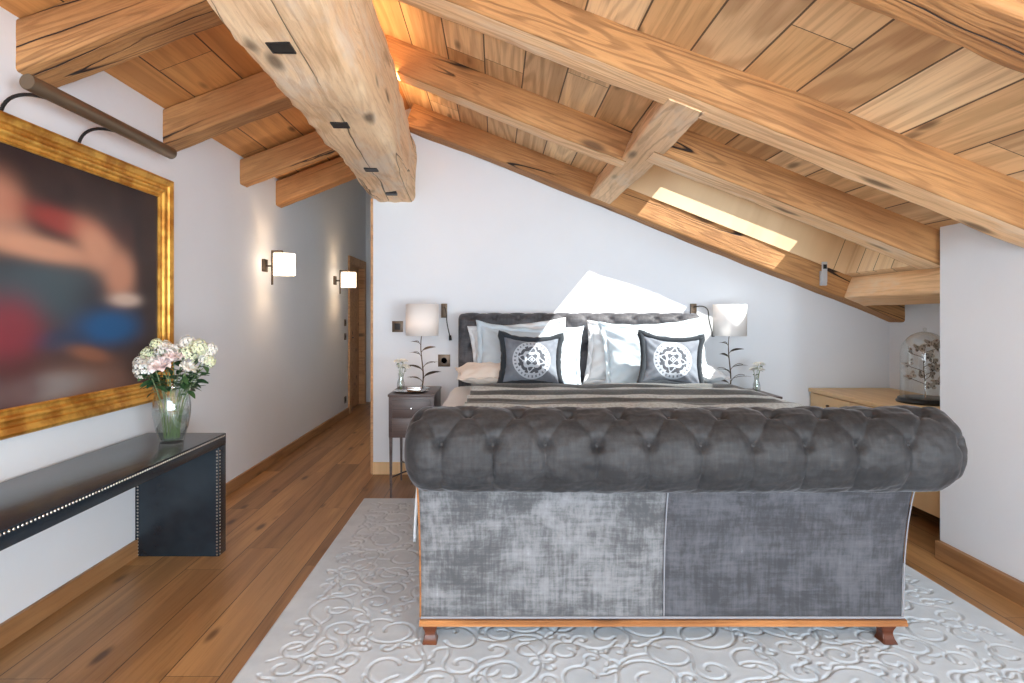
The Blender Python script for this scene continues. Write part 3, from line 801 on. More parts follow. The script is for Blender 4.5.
def cushion(loc, rot, label, seed):
    W, H = .43, .355
    t = thing('medallion_cushion', label, 'cushion', loc, rot, 'medallion cushions on the bed')
    bm, edge = pillow_bm(W, H, .12, seed, concave=.15, wr=.006, ear=.015)
    mesh_obj('cushion_cover', bm, 'medallion', t, angle=80)
    bm = B(); pts = []
    c = Vector((0, 0, H/2))
    for i, e in enumerate(edge[::2]):
        pts.append(e+(e-c).normalized()*.012)
    pts.append(pts[0])
    rs = [.021+.005*noise.noise(Vector((i*.6, seed, 0))) for i in range(len(pts))]; rs[-1] = rs[0]
    tube(bm, pts, rs, 8, cap=False)
    for v in bm.verts: v.co += Vector((noise.noise(v.co*160), noise.noise(v.co*160+Vector((9, 0, 0))), noise.noise(v.co*160+Vector((0, 9, 0)))))*.004
    mesh_obj('fringe', bm, 'fringe', t, angle=80)
    return t
cushion((.245, 4.24, .81), (R(-16), R(2), R(2)), 'grey cushion with white medallion and dark fringe, the left one', 2.2)
cushion((1.235, 4.24, .81), (R(-16), R(4), R(-3)), 'grey cushion with white medallion and dark fringe, the right one, tilted', 5.9)

# ------------------------------------------------------------------ nightstands
def nightstand(x0, x1, y0, y1, H, label):
    t = thing('nightstand', label, 'nightstand', ((x0+x1)/2, (y0+y1)/2, 0), group='nightstands beside the bed'); w2, d2 = (x1-x0)/2, (y1-y0)/2
    bm = B(); box(bm, -w2, w2, -d2, d2, H-.31, H-.018, .004); mesh_obj('cabinet_body', bm, 'nightwood', t)
    bm = B(); box(bm, -w2-.006, w2+.006, -d2-.006, d2+.006, H-.018, H, .004)
    mesh_obj('table_top', bm, 'nightwood', t)
    for k in range(2):
        bm = B(); box(bm, -w2+.025, w2-.025, -d2-.008, -d2, H-.165-.135*k, H-.035-.135*k, .003); d = mesh_obj('drawer', bm, 'nightwood', t)
        bm = B(); lathe(bm, [(0, .018), (.008, .016), (.010, .010), (.004, .006), (.004, 0)], 12)
        for v in bm.verts: v.co = Vector((v.co.x, -d2-.008-v.co.z, H-.1-.135*k+v.co.y))
        mesh_obj('knob', bm, 'chrome', d)
    for sx in (-1, 1):
        for sy in (-1, 1):
            bm = B(); vs = box(bm, -.5, .5, -.5, .5, 0, 1)
            for v in vs:
                kk = .011 if v.co.z > .5 else .006
                v.co = Vector((sx*(w2-.014)+v.co.x*2*kk, sy*(d2-.014)+v.co.y*2*kk, v.co.z*(H-.31)))
            mesh_obj('leg', bm, 'nightwood', t, smooth=False)
    bm = B()
    for a, b in (((-1, -1), (1, 1)), ((-1, 1), (1, -1))):
        tube(bm, bez((a[0]*(w2-.02), a[1]*(d2-.02), .15), (a[0]*w2*.4, a[1]*d2*.4, .16), (b[0]*w2*.4, b[1]*d2*.4, .16), (b[0]*(w2-.02), b[1]*(d2-.02), .15), 8), .006, 6)
    mesh_obj('stretcher', bm, 'nightwood', t)
    return t
NH = .745
nightstand(-.765, -.44, 4.28, 4.78, NH, 'dark slender nightstand left of the bed, carrying the lit lamp')
nightstand(1.78, 2.10, 4.42, 4.90, .71, 'dark nightstand on the right side of the bed, mostly hidden')

def leaf_bm(bm, base, d, L, W, curl=.25, roll=0):
    d = Vector(d).normalized(); side = d.cross(Vector((0, 0, 1)))
    if side.length < .1: side = Vector((1, 0, 0))
    side.normalize(); side = Matrix.Rotation(roll, 3, d) @ side; up = side.cross(d).normalized()
    n = 6; rows = []
    for i in range(n+1):
        t = i/n; wd = W*math.sin(PI*min(1, t*.93+.04))**.8*(1-.25*t); p = Vector(base)+d*L*t-up*curl*L*t*t
        rows.append([bm.verts.new(p-side*wd/2+up*wd*.12), bm.verts.new(p), bm.verts.new(p+side*wd/2+up*wd*.12)])
    for a, b in zip(rows, rows[1:]):
        for k in range(2): bm.faces.new((a[k], a[k+1], b[k+1], b[k]))
def table_lamp(loc, label, lit, shade_z0, shade_z1, seed):
    t = thing('table_lamp', label, 'lamp', loc, (0, 0, 0), 'leafy table lamps beside the bed'); H0 = shade_z0-loc[2]; H1 = shade_z1-loc[2]
    bm = B(); lathe(bm, [(0, 0), (.06, 0), (.06, .006), (.045, .012), (.02, .02), (.008, .03), (0, .03)], 28); mesh_obj('base', bm, 'chrome', t)
    bm = B(); pts = bez((0, 0, .02), (.03, 0, H0*.35), (-.035, 0, H0*.7), (0, 0, H0+.02), 14); tube(bm, pts, [.006-.003*i/14 for i in range(15)], 8); mesh_obj('stem', bm, 'bronze', t)
    rr = random.Random(seed)
    for i, (f, sd, L) in enumerate(((.12, -1, .12), (.18, 1, .15), (.34, -1, .13), (.42, 1, .13), (.58, -1, .09), (.66, 1, .11), (.8, -1, .07))):
        p = pts[int(f*14)]; e = p+Vector((sd*L*.75, rr.uniform(-.04, .02), L*.35))
        bm = B(); tube(bm, bez(p, p+Vector((sd*.02, 0, L*.3)), e-Vector((sd*.04, 0, -.02)), e, 8), .0022, 6)
        leaf_bm(bm, p+Vector((sd*.01, 0, L*.15)), (sd*.8, rr.uniform(-.4, .1), .5), L*.9, .042, .35, rr.uniform(-.7, .7))
        mesh_obj('metal_leaf', bm, 'bronze', t)
    bm = B(); n = 40
    lathe(bm, [(.125, H0), (.125, H1)], n)
    o = mesh_obj('lamp_shade', bm, 'shade', t); md = o.modifiers.new('thick', 'SOLIDIFY'); md.thickness = .003
    bm = B()
    for k in range(3):
        a = k*2*PI/3; tube(bm, [(0, 0, H0+.03), (.123*math.cos(a), .123*math.sin(a), H0+.03)], .0015, 5)
    lathe(bm, [(0, H0+.0), (.012, H0+.0), (.012, H0+.05), (0, H0+.05)], 12); mesh_obj('socket', bm, 'chrome', t)
    bm = B(); bmesh.ops.create_uvsphere(bm, u_segments=14, v_segments=10, radius=.026, matrix=Matrix.Translation((0, 0, H0+.08)))
    mesh_obj('bulb', bm, emis('bulb_glow', (1, .66, .42, 1), 8) if lit else MT['white_plastic'], t)
    if lit:
        l = bpy.data.lights.new('lamp_bulb_light', 'POINT'); l.energy = .8; l.color = (1, .62, .4); l.shadow_soft_size = .03
        lo = bpy.data.objects.new('lamp_bulb_light', l); COL.objects.link(lo); lo.location = (loc[0]-.03, loc[1]-.02, loc[2]+H0+.07)
    return t
table_lamp((-.565, 4.60, NH), 'table lamp with metal leaf stem and glowing white drum shade, left nightstand', True, 1.153, 1.394, 3)
table_lamp((1.82, 4.68, .71), 'table lamp with metal leaf stem and unlit white drum shade, right of the bed', False, 1.148, 1.392, 9)
MT['bulb'] = None
# tray and little vase on the left nightstand
bm = B(); lathe(bm, [(0, 0), (.11, 0), (.13, .010), (.132, .012), (.11, .004), (0, .004)], 40, (0, 0, 0))
for v in bm.verts: v.co.y *= .75
o = mesh_obj('tray', bm, 'chrome', loc=(-.625, 4.40, NH+.001)); tag(o, 'small oval silver tray on the left nightstand', 'tray')
def lidded(loc, label):
    t = thing('silver_box', label, 'box', loc); bm = B(); box(bm, -.05, .05, -.03, .03, 0, .022, .004); mesh_obj('box_body', bm, 'chrome', t)
    bm = B(); box(bm, -.052, .052, -.032, .032, .022, .032, .004); mesh_obj('lid', bm, 'chrome', t)
lidded((-.60, 4.41, NH+.006), 'small flat silver box on the oval tray')

# ---- flowers
def bloom_bm(R_, seed, layers=5, petals=7):
    bm = B(); rr = random.Random(seed)
    for k in range(layers):
        f = (k+1)/layers; rad = R_*f
        for p in range(max(3, int(petals*f))):
            a0 = p/max(3, int(petals*f))*2*PI+k*.9+rr.uniform(-.2, .2); tilt = .15+1.0*f; W = rad*1.25/ max(1, f*1.2); L = R_*(.75+.35*f)
            n = 4; rows = []
            for i in range(n+1):
                t = i/n; row = []
                for j in range(n+1):
                    s = j/n*2-1; wid = W*.5*math.sin(PI*(.18+.72*t))
                    out = rad*.25+math.sin(tilt*t)*L*.75; up = math.cos(tilt*t*1.1)*L*t*.9-.1*R_-(.12*R_*f)+rr.uniform(-.03, .03)*R_
                    aa = a0+s*wid/max(out, R_*.3); row.append(bm.verts.new(((out)*math.cos(aa), (out)*math.sin(aa), up+.12*R_*math.cos(s*2+p)*t)))
                rows.append(row)
            for a, b in zip(rows, rows[1:]):
                for j in range(n): bm.faces.new((a[j], a[j+1], b[j+1], b[j]))
    return bm
def cluster_bm(R_, seed, n=46):
    bm = B(); rr = random.Random(seed)
    for k in range(n):
        z = 1-2*(k+.5)/n*.8; a = k*2.39996; q = math.sqrt(max(0, 1-z*z)); d = Vector((q*math.cos(a), q*math.sin(a), z)); c = d*R_*rr.uniform(.82, 1.08)
        t1 = d.orthogonal().normalized(); t1 = Matrix.Rotation(rr.uniform(0, 3), 3, d) @ t1; t2 = d.cross(t1)
        for m_ in range(4):
            u = t1*math.cos(m_*PI/2)+t2*math.sin(m_*PI/2); v_ = d.cross(u); s = R_*.26
            vs = [bm.verts.new(c), bm.verts.new(c+u*s*.6+v_*s*.45+d*s*.15), bm.verts.new(c+u*s*1.1+d*s*.05), bm.verts.new(c+u*s*.6-v_*s*.45+d*s*.15)]
            bm.faces.new(vs)
    return bm
def flower(name, label, cat, base, tip, kind, R_, mat, seed, group, leaves=3, leafL=.06):
    """stem from base to tip (world), bloom at the tip"""
    base, tip = Vector(base), Vector(tip)
    t = thing(name, label, cat, base, group=group); v = tip-base
    mid1 = Vector((v.x*.1, v.y*.1, v.z*.5)); mid2 = Vector((v.x*.6, v.y*.6, v.z*.8)); pts = bez((0, 0, 0), mid1, mid2, v, 10)
    bm = B(); tube(bm, pts, .0018, 6); mesh_obj('stem', bm, 'stem', t)
    d = (pts[-1]-pts[-2]).normalized(); Rm = d.to_track_quat('Z', 'Y').to_matrix().to_4x4()
    if kind != 'none':
        bm = bloom_bm(R_, seed) if kind == 'rose' else cluster_bm(R_, seed)
        for q in bm.verts: q.co = Rm @ q.co+v
        mesh_obj('bloom', bm, mat, t, angle=85)
    rr = random.Random(seed)
    if leaves:
        for k in range(leaves):
            i = 10-int(k*4/max(1, leaves)) if kind == 'none' else 9-int(k*4/max(1, leaves)); p = pts[max(i, 5)]; a = k*2.4+seed
            bm = B(); dd = Vector((math.cos(a), math.sin(a), rr.uniform(-.3, .6)))
            leaf_bm(bm, p, dd, leafL*rr.uniform(.8, 1.3), leafL*.5, .3, rr.uniform(-.5, .5)); mesh_obj('leaf', bm, 'leaf', t, angle=85)
    return t
def vase(loc, prof_, label, name='glass_vase', water=None):
    t = thing(name, label, 'vase', loc); bm = B(); lathe(bm, prof_, 40)
    if name == 'glass_vase':
        for v in bm.verts:
            a = math.atan2(v.co.y, v.co.x); r = math.hypot(v.co.x, v.co.y)
            if r > .03 and .02 < v.co.z < .26: k = 1+.014*math.sin(14*a+v.co.z*60); v.co.x *= k; v.co.y *= k
    mesh_obj('vase_body', bm, 'glass', t, angle=60)
    if water: bm = B(); lathe(bm, water, 32); mesh_obj('water', bm, 'water', t)
    return t
VZ = .655; vx, vy = -1.672, 3.10
pv = [(0, .0), (.055, 0), (.058, .006), (.062, .03), (.078, .08), (.088, .14), (.090, .18), (.084, .23), (.070, .275), (.064, .30), (.067, .305), (.061, .30), (.067, .272), (.081, .228), (.087, .18), (.085, .14), (.075, .082), (.058, .034), (.05, .014), (0, .012)]
vase((vx, vy, VZ), pv, 'faceted clear glass vase of white flowers on the black console table', water=[(0, .014), (.05, .016), (.056, .034), (.073, .082), (.083, .14), (.084, .165), (0, .165)])
GF = 'cut flowers in the glass vase'
rr = random.Random(11)
spec = [  # dx, dz (from the vase base), dy, kind, radius, material
 (-.125, .395, -.03, 'c', .048, 'petal_white'), (-.145, .46, .03, 'c', .036, 'petal_green'), (-.07, .43, -.07, 'r', .042, 'petal_white'), (-.015, .415, -.09, 'r', .052, 'petal_pink'),
 (.0, .49, -.02, 'r', .042, 'petal_white'), (.03, .455, -.06, 'r', .046, 'petal_pink'), (-.06, .49, .02, 'c', .04, 'petal_white'), (.075, .47, .0, 'c', .04, 'petal_green'),
 (.13, .50, .0, 'c', .038, 'petal_green'), (.155, .44, .03, 'c', .036, 'petal_white'), (.10, .40, -.05, 'r', .042, 'petal_white'), (.17, .49, .04, 'c', .03, 'petal_white'),
 (-.17, .42, .0, 'c', .03, 'petal_white'), (-.09, .52, .0, 'c', .026, 'petal_green'), (.05, .52, .04, 'c', .036, 'petal_white'), (.19, .43, -.01, 'c', .026, 'petal_green'),
 (.0, .47, .07, 'c', .045, 'petal_white'), (-.1, .45, .07, 'c', .04, 'petal_white'), (.1, .46, .08, 'c', .04, 'petal_white')]
for i, (dx, dz, dy, kd, r_, mt) in enumerate(spec):
    dx = dx*1.0+.01; dz -= .015; r_ *= 1.18
    a = i*2.4; b = (vx+.035*math.cos(a), vy+.035*math.sin(a), VZ+.02)
    nm, cat = ('rose', 'flower') if kd == 'r' else ('hydrangea_sprig', 'flower')
    side = 'left' if dx < -.05 else ('right' if dx > .06 else 'middle')
    look = {'petal_white': 'white', 'petal_pink': 'blush pink', 'petal_green': 'pale green'}[mt]
    lab = f"{look} {'ruffled rose' if kd=='r' else 'clustered bloom'} on the {side} of the bouquet on the console table"
    flower(nm, lab, cat, b, (vx+dx, vy+dy, VZ+dz), 'rose' if kd == 'r' else 'cluster', r_, mt, i+3, GF, leaves=3)
for i in range(12):
    a = i*2.4+.7; e = (vx+.12*math.cos(a)+.02, vy+.09*math.sin(a)-.01, VZ+.30+.07*rr.random())
    flower('leafy_sprig', 'dark green leafy sprig hanging over the glass vase rim', 'foliage', (vx+.03*math.cos(a), vy+.03*math.sin(a), VZ+.02), e, 'none', 0, None, i+30, 'leafy sprigs in the glass vase', leaves=7, leafL=.065)
# small vases on nightstands
def small_vase(x, y, z, label, n, grp, look):
    vase((x, y, z), [(0, 0), (.022, 0), (.030, .025), (.027, .06), (.016, .10), (.020, .13), (.018, .13), (.014, .10), (.025, .06), (.027, .025), (0, .004)], label, 'bud_vase')
    rq = random.Random(n)
    for i in range(4):
        a = i*1.9+n
        flower('rose', look, 'flower', (x+.006*math.cos(a), y+.006*math.sin(a), z+.01), (x+.035*math.cos(a)+.01, y+.02*math.sin(a), z+.175+.04*(i % 2)), 'rose', .036, 'petal_white', n*10+i, grp, leaves=2, leafL=.03)
small_vase(-.700, 4.42, NH+.008, 'tiny clear bud vase on the left nightstand', 2, 'roses in the left bud vase', 'small white rose in the bud vase on the left nightstand')
small_vase(2.02, 4.66, .711, 'tiny bud vase beside the unlit lamp', 5, 'roses in the right bud vase', 'small white rose in the bud vase right of the bed')

# ------------------------------------------------------------------ wall fittings by the bed
def plate(name, x, z, w_, h_, y, label, cat, detail='switch'):
    t = thing(name, label, cat, (x, y, z)); bm = B(); box(bm, -w_/2, w_/2, -.008, 0, -h_/2, h_/2, .002); mesh_obj('face_plate', bm, 'bronze', t)
    bm = B()
    if detail == 'switch': box(bm, -w_*.28, w_*.28, -.014, -.008, -h_*.3, h_*.3, .002); mesh_obj('rocker', bm, 'iron', t)
    else:
        lathe(bm, [(.026, 0), (.026, .004), (.022, .004), (.022, -.0), (0, -.0)], 24)
        for v in bm.verts: v.co = Vector((v.co.x, -.008-v.co.z, v.co.y))
        mesh_obj('socket_ring', bm, 'iron', t)
    return t
plate('light_switch', -.81, CAMZ-.095, .09, .09, YB, 'square metal light switch on the back wall left of the lamp', 'switch')
plate('wall_socket', -.427, CAMZ-.375, .10, .10, YB, 'square metal socket on the back wall beside the headboard', 'socket', 'sock')
def reading(x, s, label):
    t = thing('reading_light', label, 'light', (x, YB, CAMZ+.035), group='flexible reading lights by the headboard')
    bm = B(); box(bm, -.024, .024, -.03, 0, -.058, .058, .003); mesh_obj('backplate', bm, 'bronze', t)
    q = bez((0, -.03, .03), (0, -.08, .035), (s*.10, -.10, .06), (s*.095, -.10, -.03), 8) if s > 0 else bez((0, -.03, .03), (0, -.06, .04), (.02, -.07, .02), (.025, -.08, -.06), 8)
    q += bez(q[-1], q[-1]+Vector((0, 0, -.04)), q[-1]+Vector((.01, 0, -.08)), q[-1]+Vector((.028, -.01, -.15)), 8)[1:]
    bm = B(); tube(bm, q, .0045, 8); mesh_obj('gooseneck', bm, 'iron', t)
    bm = B(); e = q[-1]; tube(bm, [e+Vector((0, 0, .01)), e+Vector((.004, -.004, -.03))], [.010, .013], 12); mesh_obj('lamp_head', bm, 'iron', t)
reading(-.425, -1, 'bendy reading light on the wall left of the headboard')
reading(1.62, 1, 'bendy reading light on the wall above the right headboard corner')

# ------------------------------------------------------------------ corridor sconces
def sconce(Y, label, e):
    z0, z1 = CAMZ+.335, CAMZ+.515; zc = (z0+z1)/2
    t = thing('wall_sconce', label, 'wall lamp', (XL, Y, zc), group='corridor wall sconces'); h2 = (z1-z0)/2
    bm = B(); box(bm, 0, .02, -.045, .045, -.06, .045, .003); mesh_obj('backplate', bm, 'bronze', t)
    bm = B(); box(bm, .02, .07, -.008, .008, -.018, -.004); box(bm, .066, .078, -.008, .008, -.17, h2+.03); box(bm, .078, .16, -.006, .006, h2+.018, h2+.03); box(bm, .155, .165, -.005, .005, h2-.04, h2+.02)
    mesh_obj('arm', bm, 'bronze', t, smooth=False)
    bm = B(); cx = .175; r = .088
    vs = [[(-1, -1), (1, -1), (1, 1), (-1, 1)]]
    lo = []; hi = []
    for k in range(32):
        a = k/32*2*PI; lo.append(bm.verts.new((cx+r*math.cos(a), r*math.sin(a), -h2))); hi.append(bm.verts.new((cx+r*math.cos(a), r*math.sin(a), h2)))
    for k in range(32): bm.faces.new((lo[k], lo[(k+1) % 32], hi[(k+1) % 32], hi[k]))
    o = mesh_obj('lamp_shade', bm, 'shade_lit', t); md = o.modifiers.new('thick', 'SOLIDIFY'); md.thickness = .003
    bm = B(); lathe(bm, [(0, -.05), (.014, -.05), (.014, .0), (.022, .02), (.022, .04), (0, .06)], 16, (cx, 0, 0)); mesh_obj('bulb', bm, 'led', t)
    l = bpy.data.lights.new('sconce_light', 'POINT'); l.energy = e; l.color = (1, .66, .38); l.shadow_soft_size = .03
    lo_ = bpy.data.objects.new('sconce_light', l); COL.objects.link(lo_); lo_.location = (XL+cx-.04, Y, zc+.0)
sconce(5.07, 'lit wall sconce with white shade nearer the camera on the left wall', 7)
sconce(7.28, 'lit wall sconce with white shade beside the corridor door', 7)
def lplate(Y, z, name, label, cat, h_=.085):
    t = thing(name, label, cat, (XL, Y, z)); bm = B(); box(bm, 0, .009, -.042, .042, -h_/2, h_/2, .002); mesh_obj('face_plate', bm, 'bronze', t)
    bm = B(); box(bm, .009, .014, -.02, .02, -.02, .02, .002); mesh_obj('rocker', bm, 'iron', t)
lplate(7.80, CAMZ-.10, 'light_switch', 'bronze switch by the corridor door, the upper one', 'switch')
lplate(7.80, CAMZ-.28, 'light_switch', 'bronze switch by the corridor door, the lower one', 'switch')
lplate(7.80, .21, 'wall_socket', 'bronze socket low on the wall by the corridor door', 'socket')

# ------------------------------------------------------------------ painting and picture light
PY0, PY1, PZ0, PZ1 = 1.75, 3.575, CAMZ-.487, CAMZ+.795
pt = thing('framed_painting', 'large blurry figure painting in a gilt frame on the left wall', 'painting', (XL, 0, 0))
FWD = .115
prf = [(0, .0), (0, .035), (.006, .046), (.018, .050), (.028, .044), (.040, .040), (.046, .030), (.058, .028), (.070, .034), (.080, .030), (.088, .020), (.100, .018), (.108, .022), (FWD, .016), (FWD, .0)]
bm = B()
corners = [(PY0, PZ0, 1, 1), (PY1, PZ0, -1, 1), (PY1, PZ1, -1, -1), (PY0, PZ1, 1, -1)]
rings = [[bm.verts.new((h_+.002, y+sy*d, z+sz*d)) for d, h_ in prf] for (y, z, sy, sz) in corners]
for k in range(4):
    a, b = rings[k], rings[(k+1) % 4]
    for i in range(len(prf)-1): bm.faces.new((a[i], b[i], b[i+1], a[i+1]))
bmesh.ops.recalc_face_normals(bm, faces=bm.faces)
mesh_obj('picture_frame', bm, 'gold', pt, angle=25)
def px2w(x, y, X=1.94): Z = X*601/(496-x); return Z, CAMZ+(315-y)*Z/601
def painting_mat():
    m = M('blurred_oil_painting'); X, Y, Z = m.xyz(m.coord())
    n1 = m.noise(m.coord(), 3, 2, .5)
    c = m.mix(n1.ramp01(.3, .7), rgb(46, 36, 38), rgb(66, 52, 50))
    blobs = [ # px, py, rx(m), rz(m), angle, colour, strength
     (100, 135, .8, .22, 0, rgb(40, 32, 36), .8), (30, 350, .35, .2, 0, rgb(78, 58, 58), .8), (55, 290, .40, .14, 0, rgb(66, 84, 92), .9),
     (110, 300, .22, .12, 0, rgb(52, 50, 56), .8), (92, 385, .40, .12, 0, rgb(120, 84, 68), .9),
     (45, 388, .30, .06, 0, rgb(142, 136, 134), .85), (2, 205, .13, .12, 0, rgb(186, 130, 106), .95), (14, 233, .12, .05, 0, rgb(170, 130, 110), .7),
     (70, 224, .25, .055, -.1, rgb(156, 62, 54), .9), (45, 249, .38, .05, -.05, rgb(206, 152, 122), .95), (100, 248, .17, .10, -.5, rgb(206, 150, 120), .95),
     (122, 275, .12, .13, .0, rgb(196, 140, 112), .95), (128, 236, .07, .07, 0, rgb(84, 54, 50), .4), (128, 300, .13, .035, 0, rgb(214, 192, 176), .8),
     (112, 327, .24, .085, 0, rgb(24, 84, 134), 1), (60, 340, .16, .045, 0, rgb(34, 62, 92), .7), (12, 330, .17, .13, 0, rgb(136, 50, 62), .8),
     (92, 354, .15, .035, -.2, rgb(150, 98, 74), .7), (20, 390, .14, .10, 0, rgb(84, 34, 36), .6), (150, 240, .07, .5, 0, rgb(60, 44, 40), .6)]
    for (px, py, rx, rz, an, col, st) in blobs:
        cy, cz = px2w(px, py); dy = Y-cy; dz = Z-cz; ca, sa = math.cos(an), math.sin(an)
        u = (dy*ca+dz*sa)/rx; v = (dz*ca-dy*sa)/rz
        g = ((u*u+v*v)*-.8).exp()
        g = g.ramp01(.0, .95)*st
        c = m.mix(g, c, col)
    m.color(c); m.set(Roughness=.32, Specular_IOR_Level=.3); m.bump(m.noise(m.coord(), 120, 3), .05, .002); return m.m
bm = B(); box(bm, .004, .012, PY0+.09, PY1-.09, PZ0+.09, PZ1-.09); mesh_obj('canvas', bm, painting_mat(), pt, smooth=False)
pl = thing('picture_light', 'long brown metal tube light above the gilt-framed painting', 'light', (XL, 2.81, PZ1))
TX = 1.96-1.78; TZ = CAMZ+.886-PZ1
bm = B(); 
def tub(r0, y0, y1): tube(bm, [(TX, y0, TZ), (TX, y0+.004, TZ), (TX, y1-.004, TZ), (TX, y1, TZ)], [r0*.93, r0, r0, r0*.93], 24)
tub(.031, -.53, .49); mesh_obj('light_tube', bm, 'tube', pl)
for dy in (-.36, .08, ):
    bm = B(); tube(bm, bez((.02, dy-.10, -.02), (.03, dy-.10, .08), (.08, dy-.04, .11), (TX, dy, TZ-.02), 12), .007, 8); mesh_obj('bracket', bm, 'iron', pl)
bm = B(); tube(bm, bez((.02, .36, -.02), (.03, .36, .06), (.08, .40, .09), (TX, .42, TZ-.02), 12), .004, 8); bm.free()

# ------------------------------------------------------------------ console table
ct = thing('console_table', 'long black leather console with nailhead trim under the painting', 'table', (XL, 0, 0))
CX1, CZ, CY1, CY0 = XL and .458, .655, 3.345, 1.25
bm = B(); box(bm, .02, CX1, CY0, CY1, CZ-.062, CZ, .004); mesh_obj('table_top', bm, 'leather', ct)
for y0, y1 in ((CY1-.085, CY1), (CY0, CY0+.085)):
    bm = B(); box(bm, .0205 if y0 < 2 else .002, CX1-.001, y0, y1, 0, CZ-.062, .003); mesh_obj('leg', bm, 'leather', ct)
def studs(pts, parent):
    bm = B()
    for p, nrm in pts:
        q = Vector(nrm).to_track_quat('Z', 'Y').to_matrix()
        r = .0052; rings = []
        ring = [bm.verts.new(Vector(p)+q @ Vector((r*math.cos(k*PI/4), r*math.sin(k*PI/4), 0))) for k in range(8)]
        ring2 = [bm.verts.new(Vector(p)+q @ Vector((r*.6*math.cos(k*PI/4), r*.6*math.sin(k*PI/4), r*.5))) for k in range(8)]
        for k in range(8): bm.faces.new((ring[k], ring[(k+1) % 8], ring2[(k+1) % 8], ring2[k]))
        bm.faces.new(ring2)
    return mesh_obj('nailhead_trim', bm, 'nail', parent)
sp = .0175
P_ = []
k = 0
while CY0+.01+k*sp < CY1-.005: P_.append(((CX1, CY0+.01+k*sp, CZ-.012), (1, 0, 0))); k += 1
studs(P_, ct)['kind'] = 'stuff'
P_ = []; k = 0
while .01+k*sp < CZ-.07:
    z = .01+k*sp; P_.append(((CX1-.012, CY1-.085, z), (0, -1, 0))); P_.append(((.016, CY1-.085, z), (0, -1, 0))); P_.append(((CX1-.001, CY1-.073, z), (1, 0, 0))); k += 1
studs(P_, ct)['kind'] = 'stuff'
P_ = []; k = 0
while .03+k*sp < CX1-.01: P_.append(((.03+k*sp, CY1, CZ-.012), (0, 1, 0))); k += 1
studs(P_, ct)['kind'] = 'stuff'

# ------------------------------------------------------------------ dresser in the alcove
DXF, DZT = 2.575, .712
ds = thing('dresser', 'light oak dresser in the alcove right of the bed', 'dresser', (2.9, 4.1, 0))
def dl(bm):
    for v in bm.verts: v.co -= Vector((2.9, 4.1, 0))
    return bm
bm = B(); box(bm, DXF+.012, XR-.01, 3.27, YB-.02, .125, DZT-.03); mesh_obj('cabinet_body', dl(bm), 'oak', ds, smooth=False)
bm = B(); box(bm, DXF-.008, XR-.01, 3.26, YB-.012, DZT-.03, DZT, .003); mesh_obj('dresser_top', dl(bm), 'oak', ds)
bm = B(); box(bm, DXF+.40, XR-.06, 3.3, YB-.06, 0, .125); mesh_obj('plinth', dl(bm), 'iron', ds, smooth=False)
ysp = [3.28, 3.83, 4.38, 4.925]
for i in range(3):
    for j in range(2):
        z0 = .13+.275*j; bm = B(); box(bm, DXF, DXF+.012, ysp[i]+.003, ysp[i+1]-.003, z0+.003, z0+.272-.003, .002); d = mesh_obj('drawer', dl(bm), 'oak', ds)
        yc = (ysp[i]+ysp[i+1])/2; bm = B(); tube(bm, [(DXF, yc, z0+.2), (DXF-.018, yc, z0+.2)], [.006, .010], 12); mesh_obj('knob', dl(bm), 'bronze', d)
# glass dome
GX, GY = 2.925, 4.10
gd = thing('glass_dome', 'tall clear glass cloche on a black base on the oak dresser', 'dome', (GX, GY, DZT))
bm = B(); lathe(bm, [(0, 0), (.165, 0), (.168, .012), (.160, .018), (.156, .032), (.148, .036), (0, .036)], 48); mesh_obj('base', bm, 'black', gd)
bm = B(); r = .142; pr = [(r, .036), (r, .33)]+[(r*math.cos(a), .33+.155*math.sin(a)) for a in [k/14*PI/2 for k in range(1, 15)]]
lathe(bm, pr, 56); o = mesh_obj('glass_bell', bm, 'glass', gd); 
bm = B(); lathe(bm, [(0, .512), (.010, .509), (.013, .500), (.008, .490), (.008, .485)], 20); mesh_obj('glass_knob', bm, 'glass', gd)
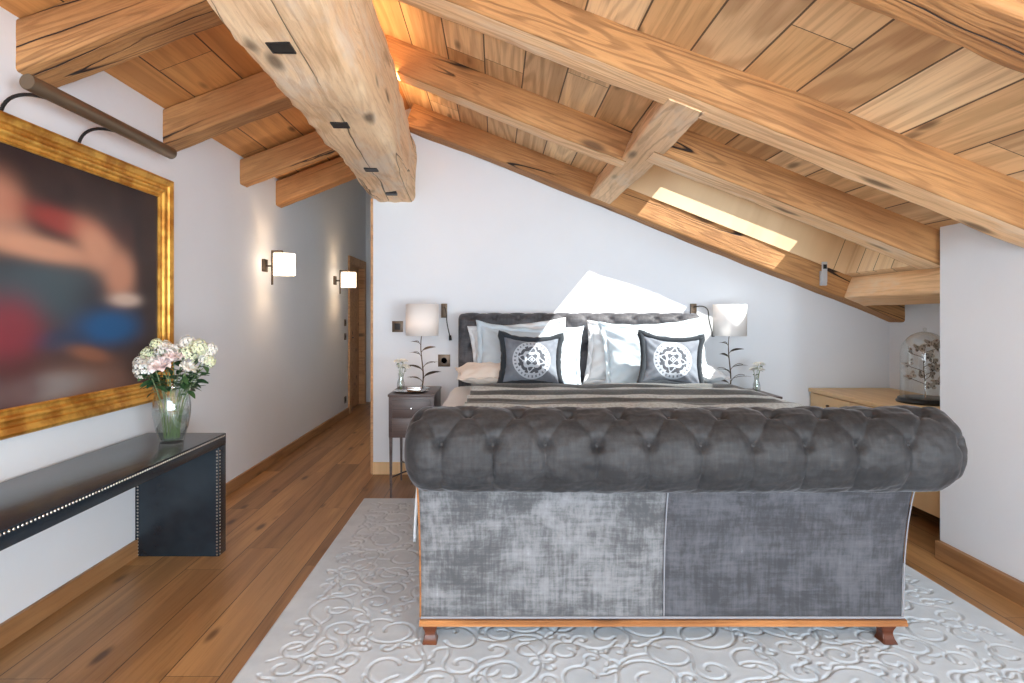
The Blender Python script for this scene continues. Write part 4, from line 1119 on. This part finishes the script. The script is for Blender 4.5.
# twig inside
bm = B(); rr = random.Random(4); ends = []
main = bez((0, 0, .036), (.02, .0, .14), (-.03, .01, .26), (.01, 0, .40), 12); tube(bm, main, [.0035-.0002*i for i in range(13)], 7)
for k in range(9):
    p = main[2+k]; a = k*2.2; e = p+Vector((.09*math.cos(a), .09*math.sin(a), .05)); tube(bm, bez(p, p+Vector((0, 0, .02)), e-Vector((0, 0, .02)), e, 6), .0022, 5); ends.append(e)
tg = mesh_obj('dried_twig', bm, 'bronze', loc=(GX, GY, DZT)); tag(tg, 'dry brown twig standing inside the glass dome', 'twig')
mb = M('butterfly_wings'); mb.color(mb.mix(mb.vor(mb.coord(), 60).ramp01(.15, .5), rgb(52, 46, 44), rgb(176, 168, 158))); mb.set(Roughness=.7)
def butterfly(s):
    t = thing('butterfly', 'grey mottled butterfly on the twig inside the glass dome', 'butterfly', group='butterflies under the glass dome')
    bm = B(); tube(bm, [(0, -.012*s, 0), (0, 0, 0), (0, .014*s, 0)], [.0012, .0022, .001], 6); mesh_obj('insect_body', bm, 'iron', t)
    for sd in (-1, 1):
        bm = B(); out = [(0, .010), (.010, .018), (.024, .022), (.030, .016), (.024, .004), (.016, .0), (.022, -.008), (.018, -.018), (.008, -.018), (0, -.004)]
        vs = [bm.verts.new((sd*x*s, y*s, .35*x*s+.0005)) for x, y in out]; vs2 = [bm.verts.new((v.co.x, v.co.y, v.co.z+.0006)) for v in vs]
        bm.faces.new(vs); bm.faces.new(vs2[::-1])
        for i in range(len(vs)): bm.faces.new((vs[i], vs2[i], vs2[(i+1) % len(vs)], vs[(i+1) % len(vs)]))
        mesh_obj('wing', bm, mb.m, t, smooth=False)
    return t
b0 = butterfly(1.35)
spots = ends+[main[i]+Vector((.05*math.sin(i*2.1), -.05*abs(math.cos(i)), .0)) for i in (3, 5, 7, 9, 11, 12)]
for i, e in enumerate(spots):
    b = b0 if i == 0 else copy_tree(b0)
    b.location = Vector((GX, GY, DZT))+Vector((e.x*.98, e.y*.98-.004, e.z+.004)); b.rotation_euler = (R(60+rr.uniform(-25, 25)), rr.uniform(-.6, .6), rr.uniform(-1, 1))
# remote control in its holder on the rafter face
rc = thing('remote_control', 'silver remote control in a holder on the rafter beside the skylight', 'remote', (2.585, 4.748, CAMZ+.318), (0, 0, 0))
bm = B(); box(bm, -.024, .024, -.014, .012, -.085, .03, .004); mesh_obj('holder', bm, 'grey_plastic', rc)
bm = B(); box(bm, -.020, .020, -.026, -.010, -.06, .10, .005); mesh_obj('remote_body', bm, 'grey_plastic', rc)
bm = B(); box(bm, -.014, .014, -.028, -.025, .045, .08, .001); mesh_obj('display', bm, 'screen', rc)
